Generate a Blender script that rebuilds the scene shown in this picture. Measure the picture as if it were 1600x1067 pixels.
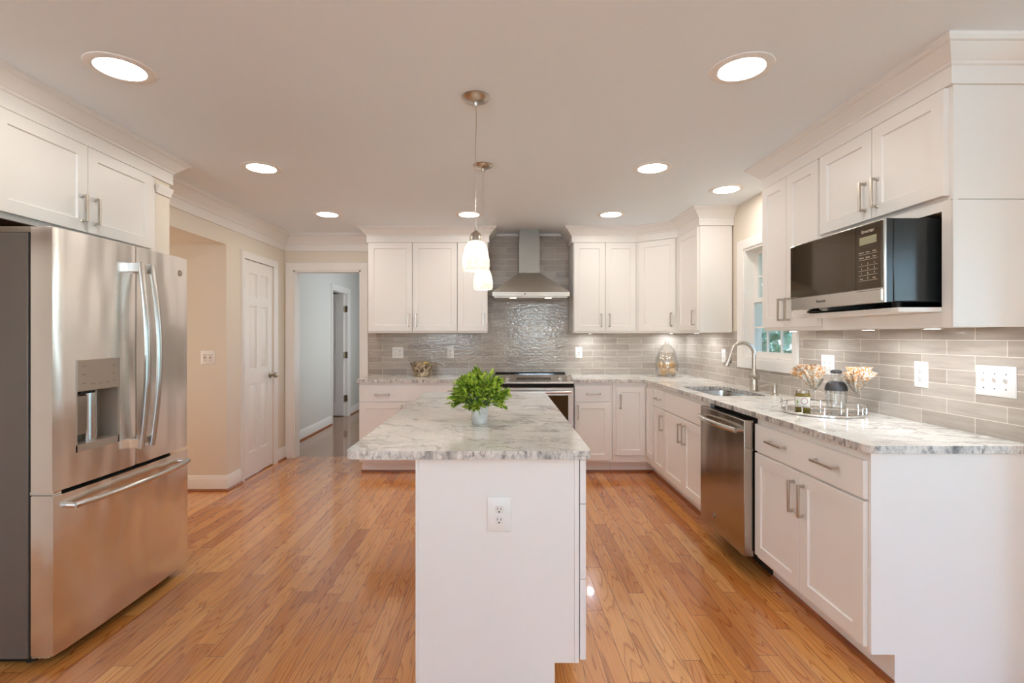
import bpy, bmesh, math, random
from mathutils import Vector, Matrix
random.seed(7)
PI = math.pi
sc = bpy.context.scene
for o in list(bpy.data.objects):
    bpy.data.objects.remove(o)
COL = sc.collection

# ------------------------------------------------------------------ camera
CAM_H = 1.3225
cam_d = bpy.data.cameras.new('camera')
cam_d.sensor_width = 36.0
cam_d.lens = 780.0 * 36.0 / 1600.0
cam_d.shift_x = (800 - 783) / 1600.0
cam_d.shift_y = -(533.5 - 526) / 1600.0
cam_d.clip_start = 0.05
cam = bpy.data.objects.new('camera', cam_d)
COL.objects.link(cam)
cam.location = (0, 0, CAM_H)
cam.rotation_euler = (PI / 2, 0, 0)
sc.camera = cam

# ------------------------------------------------------------------ view, world, daylight, added fills
sc.view_settings.view_transform = 'Standard'
sc.view_settings.look = 'None'
sc.view_settings.gamma = 1.0
sc.view_settings.use_curve_mapping = False
sc.view_settings.exposure = 0.70
sc.cycles.use_denoising = True
sc.cycles.max_bounces = 10
sc.cycles.diffuse_bounces = 8
sc.cycles.glossy_bounces = 5
sc.cycles.transmission_bounces = 10
sc.cycles.transparent_max_bounces = 12
sc.cycles.sample_clamp_indirect = 6.0
sc.cycles.caustics_reflective = False
sc.cycles.caustics_refractive = False

world = bpy.data.worlds.new('world')
sc.world = world
world.use_nodes = True
wn = world.node_tree.nodes
sky = wn.new('ShaderNodeTexSky')
sky.sky_type = 'NISHITA'
sky.sun_disc = False
sky.sun_elevation = math.radians(38)
sky.sun_rotation = math.radians(200)
tint = wn.new('ShaderNodeMix')
tint.data_type = 'RGBA'; tint.blend_type = 'MULTIPLY'
tint.inputs[0].default_value = 1.0
tint.inputs[7].default_value = (0.80, 0.95, 1.18, 1)
world.node_tree.links.new(sky.outputs[0], tint.inputs[6])
world.node_tree.links.new(tint.outputs[2], wn['Background'].inputs[0])
wn['Background'].inputs[1].default_value = 0.72

def area(name, loc, rot, sx, sy, power, col, parent=None, spread=PI):
    l = bpy.data.lights.new(name, 'AREA')
    l.shape = 'RECTANGLE'
    l.size, l.size_y = sx, sy
    l.energy = power
    l.color = col
    l.spread = spread
    o = bpy.data.objects.new(name, l)
    COL.objects.link(o)
    o.location, o.rotation_euler = loc, rot
    return o

# daylight coming in through the glazed door beside the camera
# (in the breakfast bay to the right), then fills added at the rear wall
area('daylight_glass_door', (3.55, -0.15, 1.15), (0, PI / 2 + 0.18, 0), 2.0, 2.9, 11, (0.48, 0.76, 1.0))
area('rear_ceiling_fill', (0.95, -2.95, 1.6), (PI / 2 + 1.30, 0, 0), 0.9, 1.0, 62, (0.62, 0.80, 1.0))  # fill lamp added behind the camera, tilted steeply up to brighten the ceiling
area('rear_ceiling_fill', (-1.45, -2.95, 1.6), (PI / 2 + 1.30, 0, 0), 1.2, 1.0, 82, (0.64, 0.81, 1.0))  # second added ceiling fill, aimed up like the one above
area('daylight_hall_window', (-1.0, 7.4, 1.4), (0, PI / 2, 0), 1.4, 1.8, 12.5, (0.86, 0.93, 1.0))

area('passage_wall_fill', (-4.10, 3.60, 1.25), (PI / 2, 0, -1.15), 0.8, 1.6, 7.5, (1.0, 0.98, 0.92))  # unseen fill lamp added to lift the wall by the side passage

DOWN_E = 32.0
WARM = (1.0, 0.95, 0.88)

# ------------------------------------------------------------------ materials
def lin(c):
    return tuple((x / 12.92 if x <= 0.04045 else ((x + 0.055) / 1.055) ** 2.4) for x in c)
def rgb(r, g, b):
    return lin((r / 255, g / 255, b / 255)) + (1.0,)

def mat(name, col=(0.8, 0.8, 0.8, 1), rough=0.5, metal=0.0, **kw):
    m = bpy.data.materials.new(name)
    m.use_nodes = True
    b = m.node_tree.nodes['Principled BSDF']
    b.inputs['Base Color'].default_value = col
    b.inputs['Roughness'].default_value = rough
    b.inputs['Metallic'].default_value = metal
    for k, v in kw.items():
        b.inputs[k].default_value = v
    return m

class NT:
    """small helper for building node trees"""
    def __init__(s, m):
        s.m, s.t = m, m.node_tree
        s.b = s.t.nodes.get('Principled BSDF')
    def n(s, typ, **kw):
        nd = s.t.nodes.new(typ)
        for k, v in kw.items():
            setattr(nd, k, v)
        return nd
    def l(s, a, b):
        s.t.links.new(a, b)
    def val(s, sock, v):
        if hasattr(v, 'is_output') or isinstance(v, bpy.types.NodeSocket):
            s.l(v, sock)
        else:
            sock.default_value = v
    def math(s, op, a, b=0.0, c=None):
        nd = s.n('ShaderNodeMath', operation=op)
        s.val(nd.inputs[0], a)
        s.val(nd.inputs[1], b)
        if c is not None:
            s.val(nd.inputs[2], c)
        return nd.outputs[0]
    def pos(s):
        return s.n('ShaderNodeNewGeometry').outputs['Position']
    def xyz(s, v):
        nd = s.n('ShaderNodeSeparateXYZ')
        s.l(v, nd.inputs[0])
        return nd.outputs[0], nd.outputs[1], nd.outputs[2]
    def comb(s, x, y, z=0.0):
        nd = s.n('ShaderNodeCombineXYZ')
        s.val(nd.inputs[0], x); s.val(nd.inputs[1], y); s.val(nd.inputs[2], z)
        return nd.outputs[0]
    def scale(s, v, sx, sy, sz, rot=(0, 0, 0)):
        nd = s.n('ShaderNodeMapping')
        s.l(v, nd.inputs[0])
        nd.inputs['Scale'].default_value = (sx, sy, sz)
        nd.inputs['Rotation'].default_value = rot
        return nd.outputs[0]
    def noise(s, v, scale, detail=3.0, rough=0.5, dist=0.0):
        nd = s.n('ShaderNodeTexNoise')
        s.l(v, nd.inputs['Vector'])
        nd.inputs['Scale'].default_value = scale
        nd.inputs['Detail'].default_value = detail
        nd.inputs['Roughness'].default_value = rough
        nd.inputs['Distortion'].default_value = dist
        return nd.outputs[0]
    def ramp(s, f, stops):
        nd = s.n('ShaderNodeValToRGB')
        s.l(f, nd.inputs[0])
        e = nd.color_ramp.elements
        e[0].position, e[0].color = stops[0]
        e[1].position, e[1].color = stops[-1]
        for p, c in stops[1:-1]:
            x = e.new(p); x.color = c
        return nd.outputs[0]
    def mix(s, f, a, b, typ='MIX'):
        nd = s.n('ShaderNodeMix', data_type='RGBA', blend_type=typ)
        s.val(nd.inputs[0], f); s.val(nd.inputs[6], a); s.val(nd.inputs[7], b)
        return nd.outputs[2]
    def bump(s, h, strength=0.3, dist=0.01, normal=None):
        nd = s.n('ShaderNodeBump')
        nd.inputs['Strength'].default_value = strength
        nd.inputs['Distance'].default_value = dist
        s.l(h, nd.inputs['Height'])
        if normal is not None:
            s.l(normal, nd.inputs['Normal'])
        return nd.outputs[0]
    def col(s, c):
        s.l(c, s.b.inputs['Base Color'])
    def normal(s, n):
        s.l(n, s.b.inputs['Normal'])

W3 = lambda v: (v, v, v, 1)

def paint(name, col, rough=0.5, bump=0.05, sc_=220):
    m = mat(name, col, rough)
    k = NT(m)
    k.normal(k.bump(k.noise(k.pos(), sc_, 2), bump, 0.002))
    return m

M = {}
M['cab'] = paint('white_cabinet_paint', rgb(238, 234, 229), 0.38, 0.02, 90)
M['trim'] = paint('white_trim_paint', rgb(238, 234, 229), 0.4, 0.02, 90)
M['ceiling'] = paint('ceiling_paint', rgb(238, 245, 251), 0.8, 0.08, 260)
M['wall'] = paint('greige_wall_paint', rgb(228, 218, 203), 0.7, 0.08, 260)
M['hallwall'] = paint('greige_hall_wall_daylight_tint', rgb(216, 215, 208), 0.7, 0.08, 260)  # same greige as the kitchen, with cool hall daylight put into the colour
M['plastic'] = mat('white_plastic', rgb(240, 238, 234), 0.3)
M['black'] = mat('black_plastic', (0.012, 0.011, 0.010, 1), 0.45)
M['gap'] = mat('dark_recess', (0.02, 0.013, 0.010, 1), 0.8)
M['blackglass'] = mat('black_glass', (0.010, 0.008, 0.006, 1), 0.06)
M['woodinside'] = mat('brown_cabinet_underside', rgb(120, 78, 45), 0.6)
M['nickel'] = mat('brushed_nickel', (0.56, 0.50, 0.43, 1), 0.30, 1.0)
M['bronze'] = mat('aged_brass', (0.42, 0.35, 0.26, 1), 0.35, 1.0)
M['chrome'] = mat('chrome', (0.80, 0.79, 0.77, 1), 0.08, 1.0)

def steel(name, col, rough, axis='z', amp=0.05, wav=0.02):
    m = mat(name, col, rough, 1.0)
    k = NT(m)
    p = k.pos()
    sx = (6, 6, 420) if axis == 'h' else (420, 420, 6)
    f = k.noise(k.scale(p, *sx), 1.0, 2)
    nb = k.bump(f, amp, 0.002)
    g = k.noise(k.scale(p, 3.0, 3.0, 1.1), 1.6, 1)
    k.normal(k.bump(g, wav, 0.25, nb))
    return m
M['steel'] = steel('brushed_stainless_steel', (0.87, 0.83, 0.78, 1), 0.23, 'v', 0.06, 0.09)
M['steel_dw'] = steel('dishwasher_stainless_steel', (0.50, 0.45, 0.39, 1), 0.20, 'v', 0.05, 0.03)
M['steel_chimney'] = steel('satin_stainless_chimney', (0.30, 0.275, 0.24, 1), 0.45, 'h', 0.05, 0.0)
M['steel_plain'] = steel('satin_stainless_steel', (0.62, 0.59, 0.55, 1), 0.22, 'h', 0.04, 0.0)
M['steel_dark'] = steel('stainless_steel_hood', (0.60, 0.56, 0.50, 1), 0.46, 'h', 0.05, 0.0)
M['fridgeside'] = mat('dark_grey_textured_steel', rgb(112, 102, 93), 0.45, 0.2)

# glossy hand made subway tile (u is the run along the wall)
def tile(name, axis, joint):
    m = mat(name, (0.4, 0.37, 0.33, 1), 0.12)
    k = NT(m)
    x, y, z = k.xyz(k.pos())
    u = x if axis == 'x' else y
    RH, BW = 0.0658, 0.269
    v = k.comb(k.math('SUBTRACT', u, joint), k.math('SUBTRACT', z, 0.9125 - RH * 20), 0.0)
    b = k.n('ShaderNodeTexBrick')
    b.offset = 0.5; b.offset_frequency = 2; b.squash = 1.0
    k.l(v, b.inputs['Vector'])
    b.inputs['Scale'].default_value = 1.0
    b.inputs['Brick Width'].default_value = BW
    b.inputs['Row Height'].default_value = RH
    b.inputs['Mortar Size'].default_value = 0.0017
    b.inputs['Mortar Smooth'].default_value = 0.15
    b.inputs['Bias'].default_value = 0.0
    b.inputs['Color1'].default_value = rgb(175, 164, 154)
    b.inputs['Color2'].default_value = rgb(197, 188, 179)
    b.inputs['Mortar'].default_value = rgb(226, 219, 209)
    streak = k.noise(k.scale(v, 5, 45, 1), 1.0, 4, 0.6, 0.4)
    c = k.mix(0.45, b.outputs['Color'], k.ramp(streak, [(0.3, rgb(196, 186, 176)), (0.7, rgb(255, 252, 248))]), 'MULTIPLY')
    k.col(c)
    k.l(k.math('MULTIPLY_ADD', b.outputs['Fac'], 0.5, 0.10), k.b.inputs['Roughness'])
    wav = k.noise(k.scale(v, 1, 1.6, 1), 26, 2)
    n1 = k.bump(wav, 0.35, 0.006)
    inv = k.math('SUBTRACT', 1.0, b.outputs['Fac'])
    k.normal(k.bump(inv, 0.5, 0.0015, n1))
    return m
M['tile_back'] = tile('glossy_grey_subway_tile_back', 'x', -1.427)
M['tile_right'] = tile('glossy_grey_subway_tile_right', 'y', 1.787 * 1.0 + 0.19)

# oak strip floor, boards run along the chosen axis
def oak(name, along, dark=1.0):
    m = mat(name, (0.4, 0.2, 0.1, 1), 0.2)
    k = NT(m)
    x, y, z = k.xyz(k.pos())
    a, c = (y, x) if along == 'y' else (x, y)      # a along the board, c across
    WD, LN = 0.082, 0.95
    r = k.math('DIVIDE', c, WD)
    row = k.math('FLOOR', r)
    wn1 = k.n('ShaderNodeTexWhiteNoise', noise_dimensions='1D')
    k.l(row, wn1.inputs['W'])
    al = k.math('ADD', k.math('DIVIDE', a, LN), k.math('MULTIPLY', wn1.outputs[0], 17.3))
    brd = k.math('FLOOR', al)
    wn2 = k.n('ShaderNodeTexWhiteNoise', noise_dimensions='2D')
    k.l(k.comb(row, brd), wn2.inputs['Vector'])
    rnd = wn2.outputs[0]
    fr = k.math('FRACT', r)
    fa = k.math('FRACT', al)
    e1 = k.math('MINIMUM', fr, k.math('SUBTRACT', 1.0, fr))
    e2 = k.math('MINIMUM', fa, k.math('SUBTRACT', 1.0, fa))
    seam = k.math('MINIMUM', k.math('MULTIPLY', e1, WD), k.math('MULTIPLY', e2, LN))
    sm = k.n('ShaderNodeMapRange')
    k.l(seam, sm.inputs[0])
    sm.inputs[1].default_value = 0.0003; sm.inputs[2].default_value = 0.0014
    seamf = sm.outputs[0]
    off = k.math('MULTIPLY', rnd, 40.0)
    # cathedral grain: contour lines of a long stretched noise
    gv = k.comb(k.math('MULTIPLY_ADD', c, 13.0, off), k.math('MULTIPLY_ADD', a, 1.0, off), off)
    big = k.noise(gv, 1.0, 1.5, 0.4, 0.25)
    lines = k.math('FRACT', k.math('MULTIPLY', big, 15.0))
    lines = k.ramp(lines, [(0.0, rgb(206, 184, 164)), (0.08, rgb(224, 206, 190)), (0.22, rgb(250, 244, 238)), (0.60, W3(1.0)), (0.92, W3(0.98)), (1.0, rgb(210, 190, 170))])
    fv = k.comb(k.math('MULTIPLY_ADD', c, 300.0, off), k.math('MULTIPLY_ADD', a, 3.0, off), off)
    fine = k.ramp(k.noise(fv, 1.0, 3.0, 0.6), [(0.3, W3(0.80)), (0.7, W3(1.08))])
    tone = k.ramp(rnd, [(0.0, rgb(190, 114, 54)), (0.2, rgb(210, 134, 66)), (0.6, rgb(220, 148, 78)), (1.0, rgb(232, 164, 94))])
    cl = k.mix(1.0, tone, lines, 'MULTIPLY')
    cl = k.mix(1.0, cl, fine, 'MULTIPLY')
    cl = k.mix(seamf, rgb(74, 36, 16), cl)
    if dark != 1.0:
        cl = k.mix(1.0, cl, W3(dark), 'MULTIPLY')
    k.col(cl)
    k.b.inputs['Roughness'].default_value = 0.2
    k.b.inputs['Coat Weight'].default_value = 0.75
    k.b.inputs['Coat Roughness'].default_value = 0.05
    wv = k.noise(k.comb(k.math('MULTIPLY', c, 9.0), k.math('MULTIPLY', a, 2.0), row), 1.0, 2)
    n1 = k.bump(wv, 0.06, 0.012)
    k.normal(k.bump(k.math('MULTIPLY', seamf, 1.0), 0.35, 0.0012, n1))
    return m
M['floor'] = oak('oak_strip_floor', 'y')
M['hallfloor'] = oak('oak_strip_hall_floor_dimmed', 'x', 0.5)  # same oak, multiplied darker to put the hall's weaker light into the colour
def shoe():
    m = mat('stained_oak_shoe_molding', rgb(150, 84, 40), 0.3)
    k = NT(m)
    f = k.noise(k.scale(k.pos(), 4, 4, 160), 1.0, 3)
    k.col(k.ramp(f, [(0.3, rgb(120, 62, 28)), (0.7, rgb(172, 102, 52))]))
    return m
M['shoe'] = shoe()

def granite():
    m = mat('white_and_grey_granite', (0.75, 0.7, 0.65, 1), 0.10)
    k = NT(m)
    p = k.pos()
    pr = k.scale(p, 1.0, 1.0, 1.0, (0.2, 0.1, 0.5))
    st = k.scale(pr, 0.7, 1.35, 1.4)
    base = k.ramp(k.noise(pr, 5.0, 4, 0.6, 0.3), [(0.3, rgb(230, 225, 215)), (0.7, rgb(248, 244, 237))])
    pat = k.noise(st, 7.5, 7, 0.66, 1.2)
    pm = k.ramp(pat, [(0.55, W3(0)), (0.62, W3(0.45)), (0.74, W3(0.85))])
    c = k.mix(pm, base, rgb(150, 142, 132))
    vein = k.noise(st, 3.2, 5, 0.62, 2.2)
    vd = k.math('ABSOLUTE', k.math('SUBTRACT', vein, 0.5))
    vm = k.ramp(vd, [(0.0, W3(0.6)), (0.018, W3(0.35)), (0.05, W3(0))])
    vm2 = k.math('MULTIPLY', vm, k.ramp(k.noise(pr, 4.0, 2), [(0.42, W3(0)), (0.6, W3(1))]))
    c = k.mix(vm2, c, rgb(112, 104, 98))
    speck = k.ramp(k.noise(p, 190, 2, 0.6), [(0.62, W3(0)), (0.70, W3(0.55))])
    c = k.mix(speck, c, rgb(110, 104, 100))
    fine = k.ramp(k.noise(p, 75, 3, 0.6), [(0.3, W3(0.90)), (0.7, W3(1.05))])
    c = k.mix(1.0, c, fine, 'MULTIPLY')
    k.col(c)
    return m
M['granite'] = granite()
def rockedge():
    # polished slab edge, where the cut shows more dark crystals
    m = mat('granite_cut_edge', (0.6, 0.56, 0.52, 1), 0.18)
    k = NT(m)
    p = k.pos()
    a = k.noise(k.scale(p, 1, 1, .6), 55, 5, 0.7, 0.4)
    c = k.ramp(a, [(0.34, rgb(124, 118, 114)), (0.46, rgb(196, 190, 184)), (0.62, rgb(228, 223, 215))])
    big = k.noise(k.scale(p, 1, 1, 0.25), 11, 4, 0.65, 0.6)
    c = k.mix(k.ramp(big, [(0.52, W3(0)), (0.66, W3(0.75))]), c, rgb(92, 88, 86))
    k.col(c)
    return m
M['edge'] = rockedge()

def glass_thin(name, tint=(1, 1, 1, 1), refl=0.10):
    m = bpy.data.materials.new(name)
    m.use_nodes = True
    k = NT(m)
    k.t.nodes.remove(k.b)
    out = k.t.nodes['Material Output']
    tr = k.n('ShaderNodeBsdfTransparent'); tr.inputs[0].default_value = tint
    gl = k.n('ShaderNodeBsdfGlossy'); gl.inputs['Roughness'].default_value = 0.02
    lw = k.n('ShaderNodeLayerWeight'); lw.inputs[0].default_value = 0.25
    mx = k.n('ShaderNodeMixShader')
    k.l(k.math('MULTIPLY_ADD', lw.outputs['Facing'], 0.55, refl * 0.5), mx.inputs[0])
    k.l(tr.outputs[0], mx.inputs[1]); k.l(gl.outputs[0], mx.inputs[2])
    k.l(mx.outputs[0], out.inputs[0])
    return m
M['pane'] = glass_thin('window_glass', (0.97, 1, 1, 1), 0.06)
M['clearglass'] = glass_thin('clear_drinking_glass', (0.96, 0.97, 0.97, 1), 0.12)
M['jarglass'] = glass_thin('embossed_jar_glass', (0.98, 0.98, 0.97, 1), 0.34)

def emit(name, col, strength):
    m = bpy.data.materials.new(name)
    m.use_nodes = True
    k = NT(m)
    k.b.inputs['Base Color'].default_value = (0.9, 0.9, 0.9, 1)
    k.b.inputs['Emission Color'].default_value = col + (1,)
    k.b.inputs['Emission Strength'].default_value = strength
    return m
M['lens'] = emit('downlight_lens_glow', WARM, DOWN_E)
M['puck'] = emit('puck_light_glow', (0.88, 0.94, 1.0), 150.0)
M['hoodlamp'] = emit('hood_lamp_glow', (1.0, 0.86, 0.68), 3.0)
M['bulb'] = emit('pendant_bulb_glow', (1.0, 0.92, 0.82), 15.0)
M['lcd'] = mat('lcd_display', rgb(150, 148, 118), 0.3)

def alabaster():
    m = mat('alabaster_glass_shade', (0.86, 0.83, 0.78, 1), 0.25)
    k = NT(m)
    out = k.t.nodes['Material Output']
    p = k.scale(k.pos(), 1.0, 1.0, 2.4, (0.4, 0.3, 0.0))
    f = k.noise(p, 10, 3, 0.5, 2.4)
    c = k.ramp(f, [(0.42, (0.92, 0.88, 0.82, 1)), (0.52, (0.58, 0.54, 0.48, 1)), (0.60, (0.92, 0.88, 0.82, 1))])
    k.col(c)
    k.l(c, k.b.inputs['Emission Color'])
    k.b.inputs['Emission Strength'].default_value = 0.30
    tl = k.n('ShaderNodeBsdfTranslucent'); k.l(c, tl.inputs[0])
    mx = k.n('ShaderNodeMixShader'); mx.inputs[0].default_value = 0.55
    k.l(k.b.outputs[0], mx.inputs[1]); k.l(tl.outputs[0], mx.inputs[2])
    k.l(mx.outputs[0], out.inputs[0])
    return m
M['shade'] = alabaster()

def leafmat(name, a, b):
    m = mat(name, a, 0.45)
    k = NT(m)
    k.col(k.ramp(k.noise(k.pos(), 60, 2), [(0.35, a), (0.65, b)]))
    return m
M['leaf'] = leafmat('bright_green_leaf', rgb(72, 118, 22), rgb(190, 208, 70))
M['tree'] = leafmat('outdoor_foliage', rgb(120, 164, 136), rgb(186, 214, 190))
M['lawn'] = leafmat('lawn_grass', rgb(70, 110, 56), rgb(110, 148, 84))
M['bark'] = mat('bark', rgb(92, 78, 66), 0.9)
M['stem'] = mat('green_stem', rgb(84, 110, 40), 0.6)
def concrete():
    m = mat('white_cement_pot', rgb(214, 210, 204), 0.7)
    k = NT(m)
    k.col(k.ramp(k.noise(k.pos(), 40, 4), [(0.3, rgb(196, 191, 184)), (0.7, rgb(226, 223, 218))]))
    return m
M['pot'] = concrete()
M['soil'] = mat('dark_soil', rgb(52, 40, 30), 0.95)
def napkin():
    m = mat('napkin_cloth', rgb(240, 234, 222), 0.85)
    k = NT(m)
    v = k.n('ShaderNodeTexVoronoi', feature='F1')
    k.l(k.pos(), v.inputs['Vector']); v.inputs['Scale'].default_value = 58
    d = v.outputs['Distance']
    ring = k.ramp(d, [(0.0, W3(0)), (0.34, W3(0)), (0.40, W3(1)), (0.52, W3(1)), (0.58, W3(0))])
    k.col(k.mix(ring, rgb(226, 219, 206), rgb(212, 142, 50)))
    return m
M['napkin'] = napkin()
M['shell'] = mat('amber_shell', rgb(232, 176, 92), 0.5)
M['lemon'] = mat('yellow_fruit', rgb(206, 180, 60), 0.5)
def mosaic():
    m = mat('mosaic_glass', (0.3, 0.26, 0.2, 1), 0.15)
    k = NT(m)
    v = k.n('ShaderNodeTexVoronoi', feature='F1')
    k.l(k.scale(k.pos(), 1, 1, 0.7), v.inputs['Vector']); v.inputs['Scale'].default_value = 55
    k.col(k.ramp(k.noise(v.outputs['Position'] if 'Position' in v.outputs else k.pos(), 30, 1), [(0.35, rgb(92, 76, 58)), (0.5, rgb(176, 156, 130)), (0.65, rgb(222, 206, 182))]))
    k.b.inputs['Metallic'].default_value = 0.35
    k.normal(k.bump(v.outputs['Distance'], 0.8, 0.01))
    return m
M['mosaic'] = mosaic()
M['pickle'] = mat('olive_preserve', rgb(112, 96, 34), 0.25)
M['paper'] = mat('paper_label', rgb(228, 226, 216), 0.6)
M['pink'] = mat('magenta_print', rgb(168, 34, 96), 0.6)
M['greenprint'] = mat('green_print', rgb(120, 168, 70), 0.6)
M['slate'] = mat('slate_rubber', rgb(70, 68, 70), 0.45)
M['mirror'] = mat('tray_mirror', (0.85, 0.84, 0.82, 1), 0.04, 1.0)
M['print'] = mat('grey_print', rgb(120, 110, 100), 0.5)
M['printlight'] = mat('pale_print', rgb(205, 196, 180), 0.5)
M['slot'] = mat('outlet_slot', rgb(70, 62, 56), 0.6)
M['ivory'] = mat('outlet_face', rgb(232, 228, 222), 0.35)
M['dispenser'] = mat('taupe_dispenser_panel', rgb(176, 162, 146), 0.35, 0.3)
M['mwdoor'] = mat('dark_tinted_door_glass', (0.030, 0.019, 0.010, 1), 0.05, 0.0, **{'Specular IOR Level': 0.65, 'Specular Tint': (1.0, 0.80, 0.58, 1)})
M['mwside'] = mat('glossy_black_enamel', (0.02, 0.022, 0.022, 1), 0.2, 0.0)
M['ovenglass'] = mat('dark_oven_glass', (0.045, 0.026, 0.010, 1), 0.08, 0.0, **{'Specular IOR Level': 0.3, 'Specular Tint': (1.0, 0.8, 0.6, 1)})
M['grey_roof'] = mat('neighbour_siding', rgb(190, 196, 200), 0.8)

# ------------------------------------------------------------------ geometry helpers
class Frame:
    def __init__(s, o, u, n):
        s.o, s.u, s.n = Vector(o), Vector(u).normalized(), Vector(n).normalized()
    def __call__(s, u, d, z):
        p = s.o + s.u * u + s.n * d
        return Vector((p.x, p.y, p.z + z))
WORLD = Frame((0, 0, 0), (1, 0, 0), (0, 1, 0))
def faceS(y):      # faces the camera (-Y); u = X
    return Frame((0, y, 0), (1, 0, 0), (0, -1, 0))
def faceW(x):      # faces -X; u = Y
    return Frame((x, 0, 0), (0, 1, 0), (-1, 0, 0))
def faceE(x):      # faces +X; u = Y
    return Frame((x, 0, 0), (0, 1, 0), (1, 0, 0))

class MB:
    def __init__(s, f=WORLD):
        s.f, s.v, s.fc, s.mi = f, [], [], []
        s.cur = 0
    def pt(s, *p):
        s.v.append(s.f(*p))
        return len(s.v) - 1
    def face(s, idx):
        s.fc.append(tuple(idx)); s.mi.append(s.cur)
    def box(s, u0, u1, d0, d1, z0, z1):
        i = [s.pt(u, d, z) for z in (z0, z1) for d in (d0, d1) for u in (u0, u1)]
        for q in ((0, 1, 3, 2), (4, 6, 7, 5), (0, 4, 5, 1), (2, 3, 7, 6), (0, 2, 6, 4), (1, 5, 7, 3)):
            s.face([i[k] for k in q])
        return s
    def frustum(s, r0, d0, r1, d1):
        """rectangle r0 (u0,u1,z0,z1) at depth d0 lofted to r1 at depth d1"""
        a = [s.pt(u, d0, z) for u, z in ((r0[0], r0[2]), (r0[1], r0[2]), (r0[1], r0[3]), (r0[0], r0[3]))]
        b = [s.pt(u, d1, z) for u, z in ((r1[0], r1[2]), (r1[1], r1[2]), (r1[1], r1[3]), (r1[0], r1[3]))]
        for k in range(4):
            s.face([a[k], a[(k + 1) % 4], b[(k + 1) % 4], b[k]])
        s.face(a[::-1]); s.face(b)
        return s
    def shaker(s, u0, u1, z0, z1, d0=0.0, th=0.02, st=0.058, rec=0.008, sl=0.004):
        def ring(m, d):
            return [s.pt(u, d, z) for u, z in ((u0 + m, z0 + m), (u1 - m, z0 + m), (u1 - m, z1 - m), (u0 + m, z1 - m))]
        rs = [ring(0, d0), ring(0, d0 + th - 0.0015), ring(0.0015, d0 + th), ring(st, d0 + th), ring(st + sl, d0 + th - rec)]
        for a, b in zip(rs, rs[1:]):
            for k in range(4):
                s.face([a[k], a[(k + 1) % 4], b[(k + 1) % 4], b[k]])
        s.face(rs[-1]); s.face(rs[0][::-1])
        return s
    def slab(s, u0, u1, z0, z1, d0=0.0, th=0.02):
        return s.frustum((u0, u1, z0, z1), d0, (u0, u1, z0, z1), d0 + th - 0.002).frustum(
            (u0, u1, z0, z1), d0 + th - 0.002, (u0 + .002, u1 - .002, z0 + .002, z1 - .002), d0 + th)
    def prism(s, pts, z0, z1):
        """polygon in (u,d) extruded in z"""
        a = [s.pt(u, d, z0) for u, d in pts]
        b = [s.pt(u, d, z1) for u, d in pts]
        n = len(pts)
        for k in range(n):
            s.face([a[k], a[(k + 1) % n], b[(k + 1) % n], b[k]])
        s.face(a[::-1]); s.face(b)
        return s
    def plate(s, pts, d0, d1):
        """polygon in (u,z) extruded in depth"""
        a = [s.pt(u, d0, z) for u, z in pts]
        b = [s.pt(u, d1, z) for u, z in pts]
        n = len(pts)
        for k in range(n):
            s.face([a[k], a[(k + 1) % n], b[(k + 1) % n], b[k]])
        s.face(a[::-1]); s.face(b)
        return s
    def lathe(s, prof, o, axis=(0, 0, 1), n=32, sx=1.0, sy=1.0):
        ax = Vector(axis).normalized()
        t = Vector((1, 0, 0)) if abs(ax.x) < 0.9 else Vector((0, 1, 0))
        e1 = (t - ax * t.dot(ax)).normalized()
        e2 = ax.cross(e1)
        o = Vector(o)
        rings = []
        for r, h in prof:
            if r < 1e-6:
                s.v.append(o + ax * h); rings.append([len(s.v) - 1])
            else:
                row = []
                for k in range(n):
                    a = 2 * PI * k / n
                    s.v.append(o + ax * h + e1 * (r * math.cos(a) * sx) + e2 * (r * math.sin(a) * sy))
                    row.append(len(s.v) - 1)
                rings.append(row)
        for a, b in zip(rings, rings[1:]):
            for k in range(n):
                q = [a[k % len(a)], a[(k + 1) % len(a)], b[(k + 1) % len(b)], b[k % len(b)]]
                q2 = []
                for i in q:
                    if i not in q2:
                        q2.append(i)
                if len(q2) > 2:
                    s.face(q2)
        return s
    def tube(s, pts, rad, n=10, cap=True):
        pts = [Vector(p) for p in pts]
        if not hasattr(rad, '__len__'):
            rad = [rad] * len(pts)
        up = None
        rings = []
        for i, p in enumerate(pts):
            a = pts[max(0, i - 1)]; b = pts[min(len(pts) - 1, i + 1)]
            t = (b - a).normalized()
            if up is None:
                up = Vector((0, 0, 1)) if abs(t.z) < 0.9 else Vector((1, 0, 0))
            e1 = (up - t * up.dot(t)).normalized()
            e2 = t.cross(e1)
            up = e1
            row = []
            for k in range(n):
                an = 2 * PI * k / n
                s.v.append(p + e1 * (rad[i] * math.cos(an)) + e2 * (rad[i] * math.sin(an)))
                row.append(len(s.v) - 1)
            rings.append(row)
        for a, b in zip(rings, rings[1:]):
            for k in range(n):
                s.face([a[k], a[(k + 1) % n], b[(k + 1) % n], b[k]])
        if cap:
            s.face(rings[0][::-1]); s.face(rings[-1])
        return s
    def sweep(s, path, prof, side=1, closed=False):
        """path in the (a,b) plane of self.f2; profile points (out, c). f2 maps (a,b,c) to a point."""
        P = [Vector(p) for p in path]
        n = len(P)
        nrm = []
        for i in range(n - (0 if closed else 1)):
            t = (P[(i + 1) % n] - P[i]).normalized()
            nrm.append(Vector((-t.y, t.x)) * side)
        offs = []
        for i in range(n):
            if closed:
                n0, n1 = nrm[i - 1], nrm[i]
            else:
                n0 = nrm[max(0, i - 1)]; n1 = nrm[min(len(nrm) - 1, i)]
            m = n0 + n1
            m = m / max(1e-6, (1 + n0.dot(n1)))
            offs.append(m)
        rows = []
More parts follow.
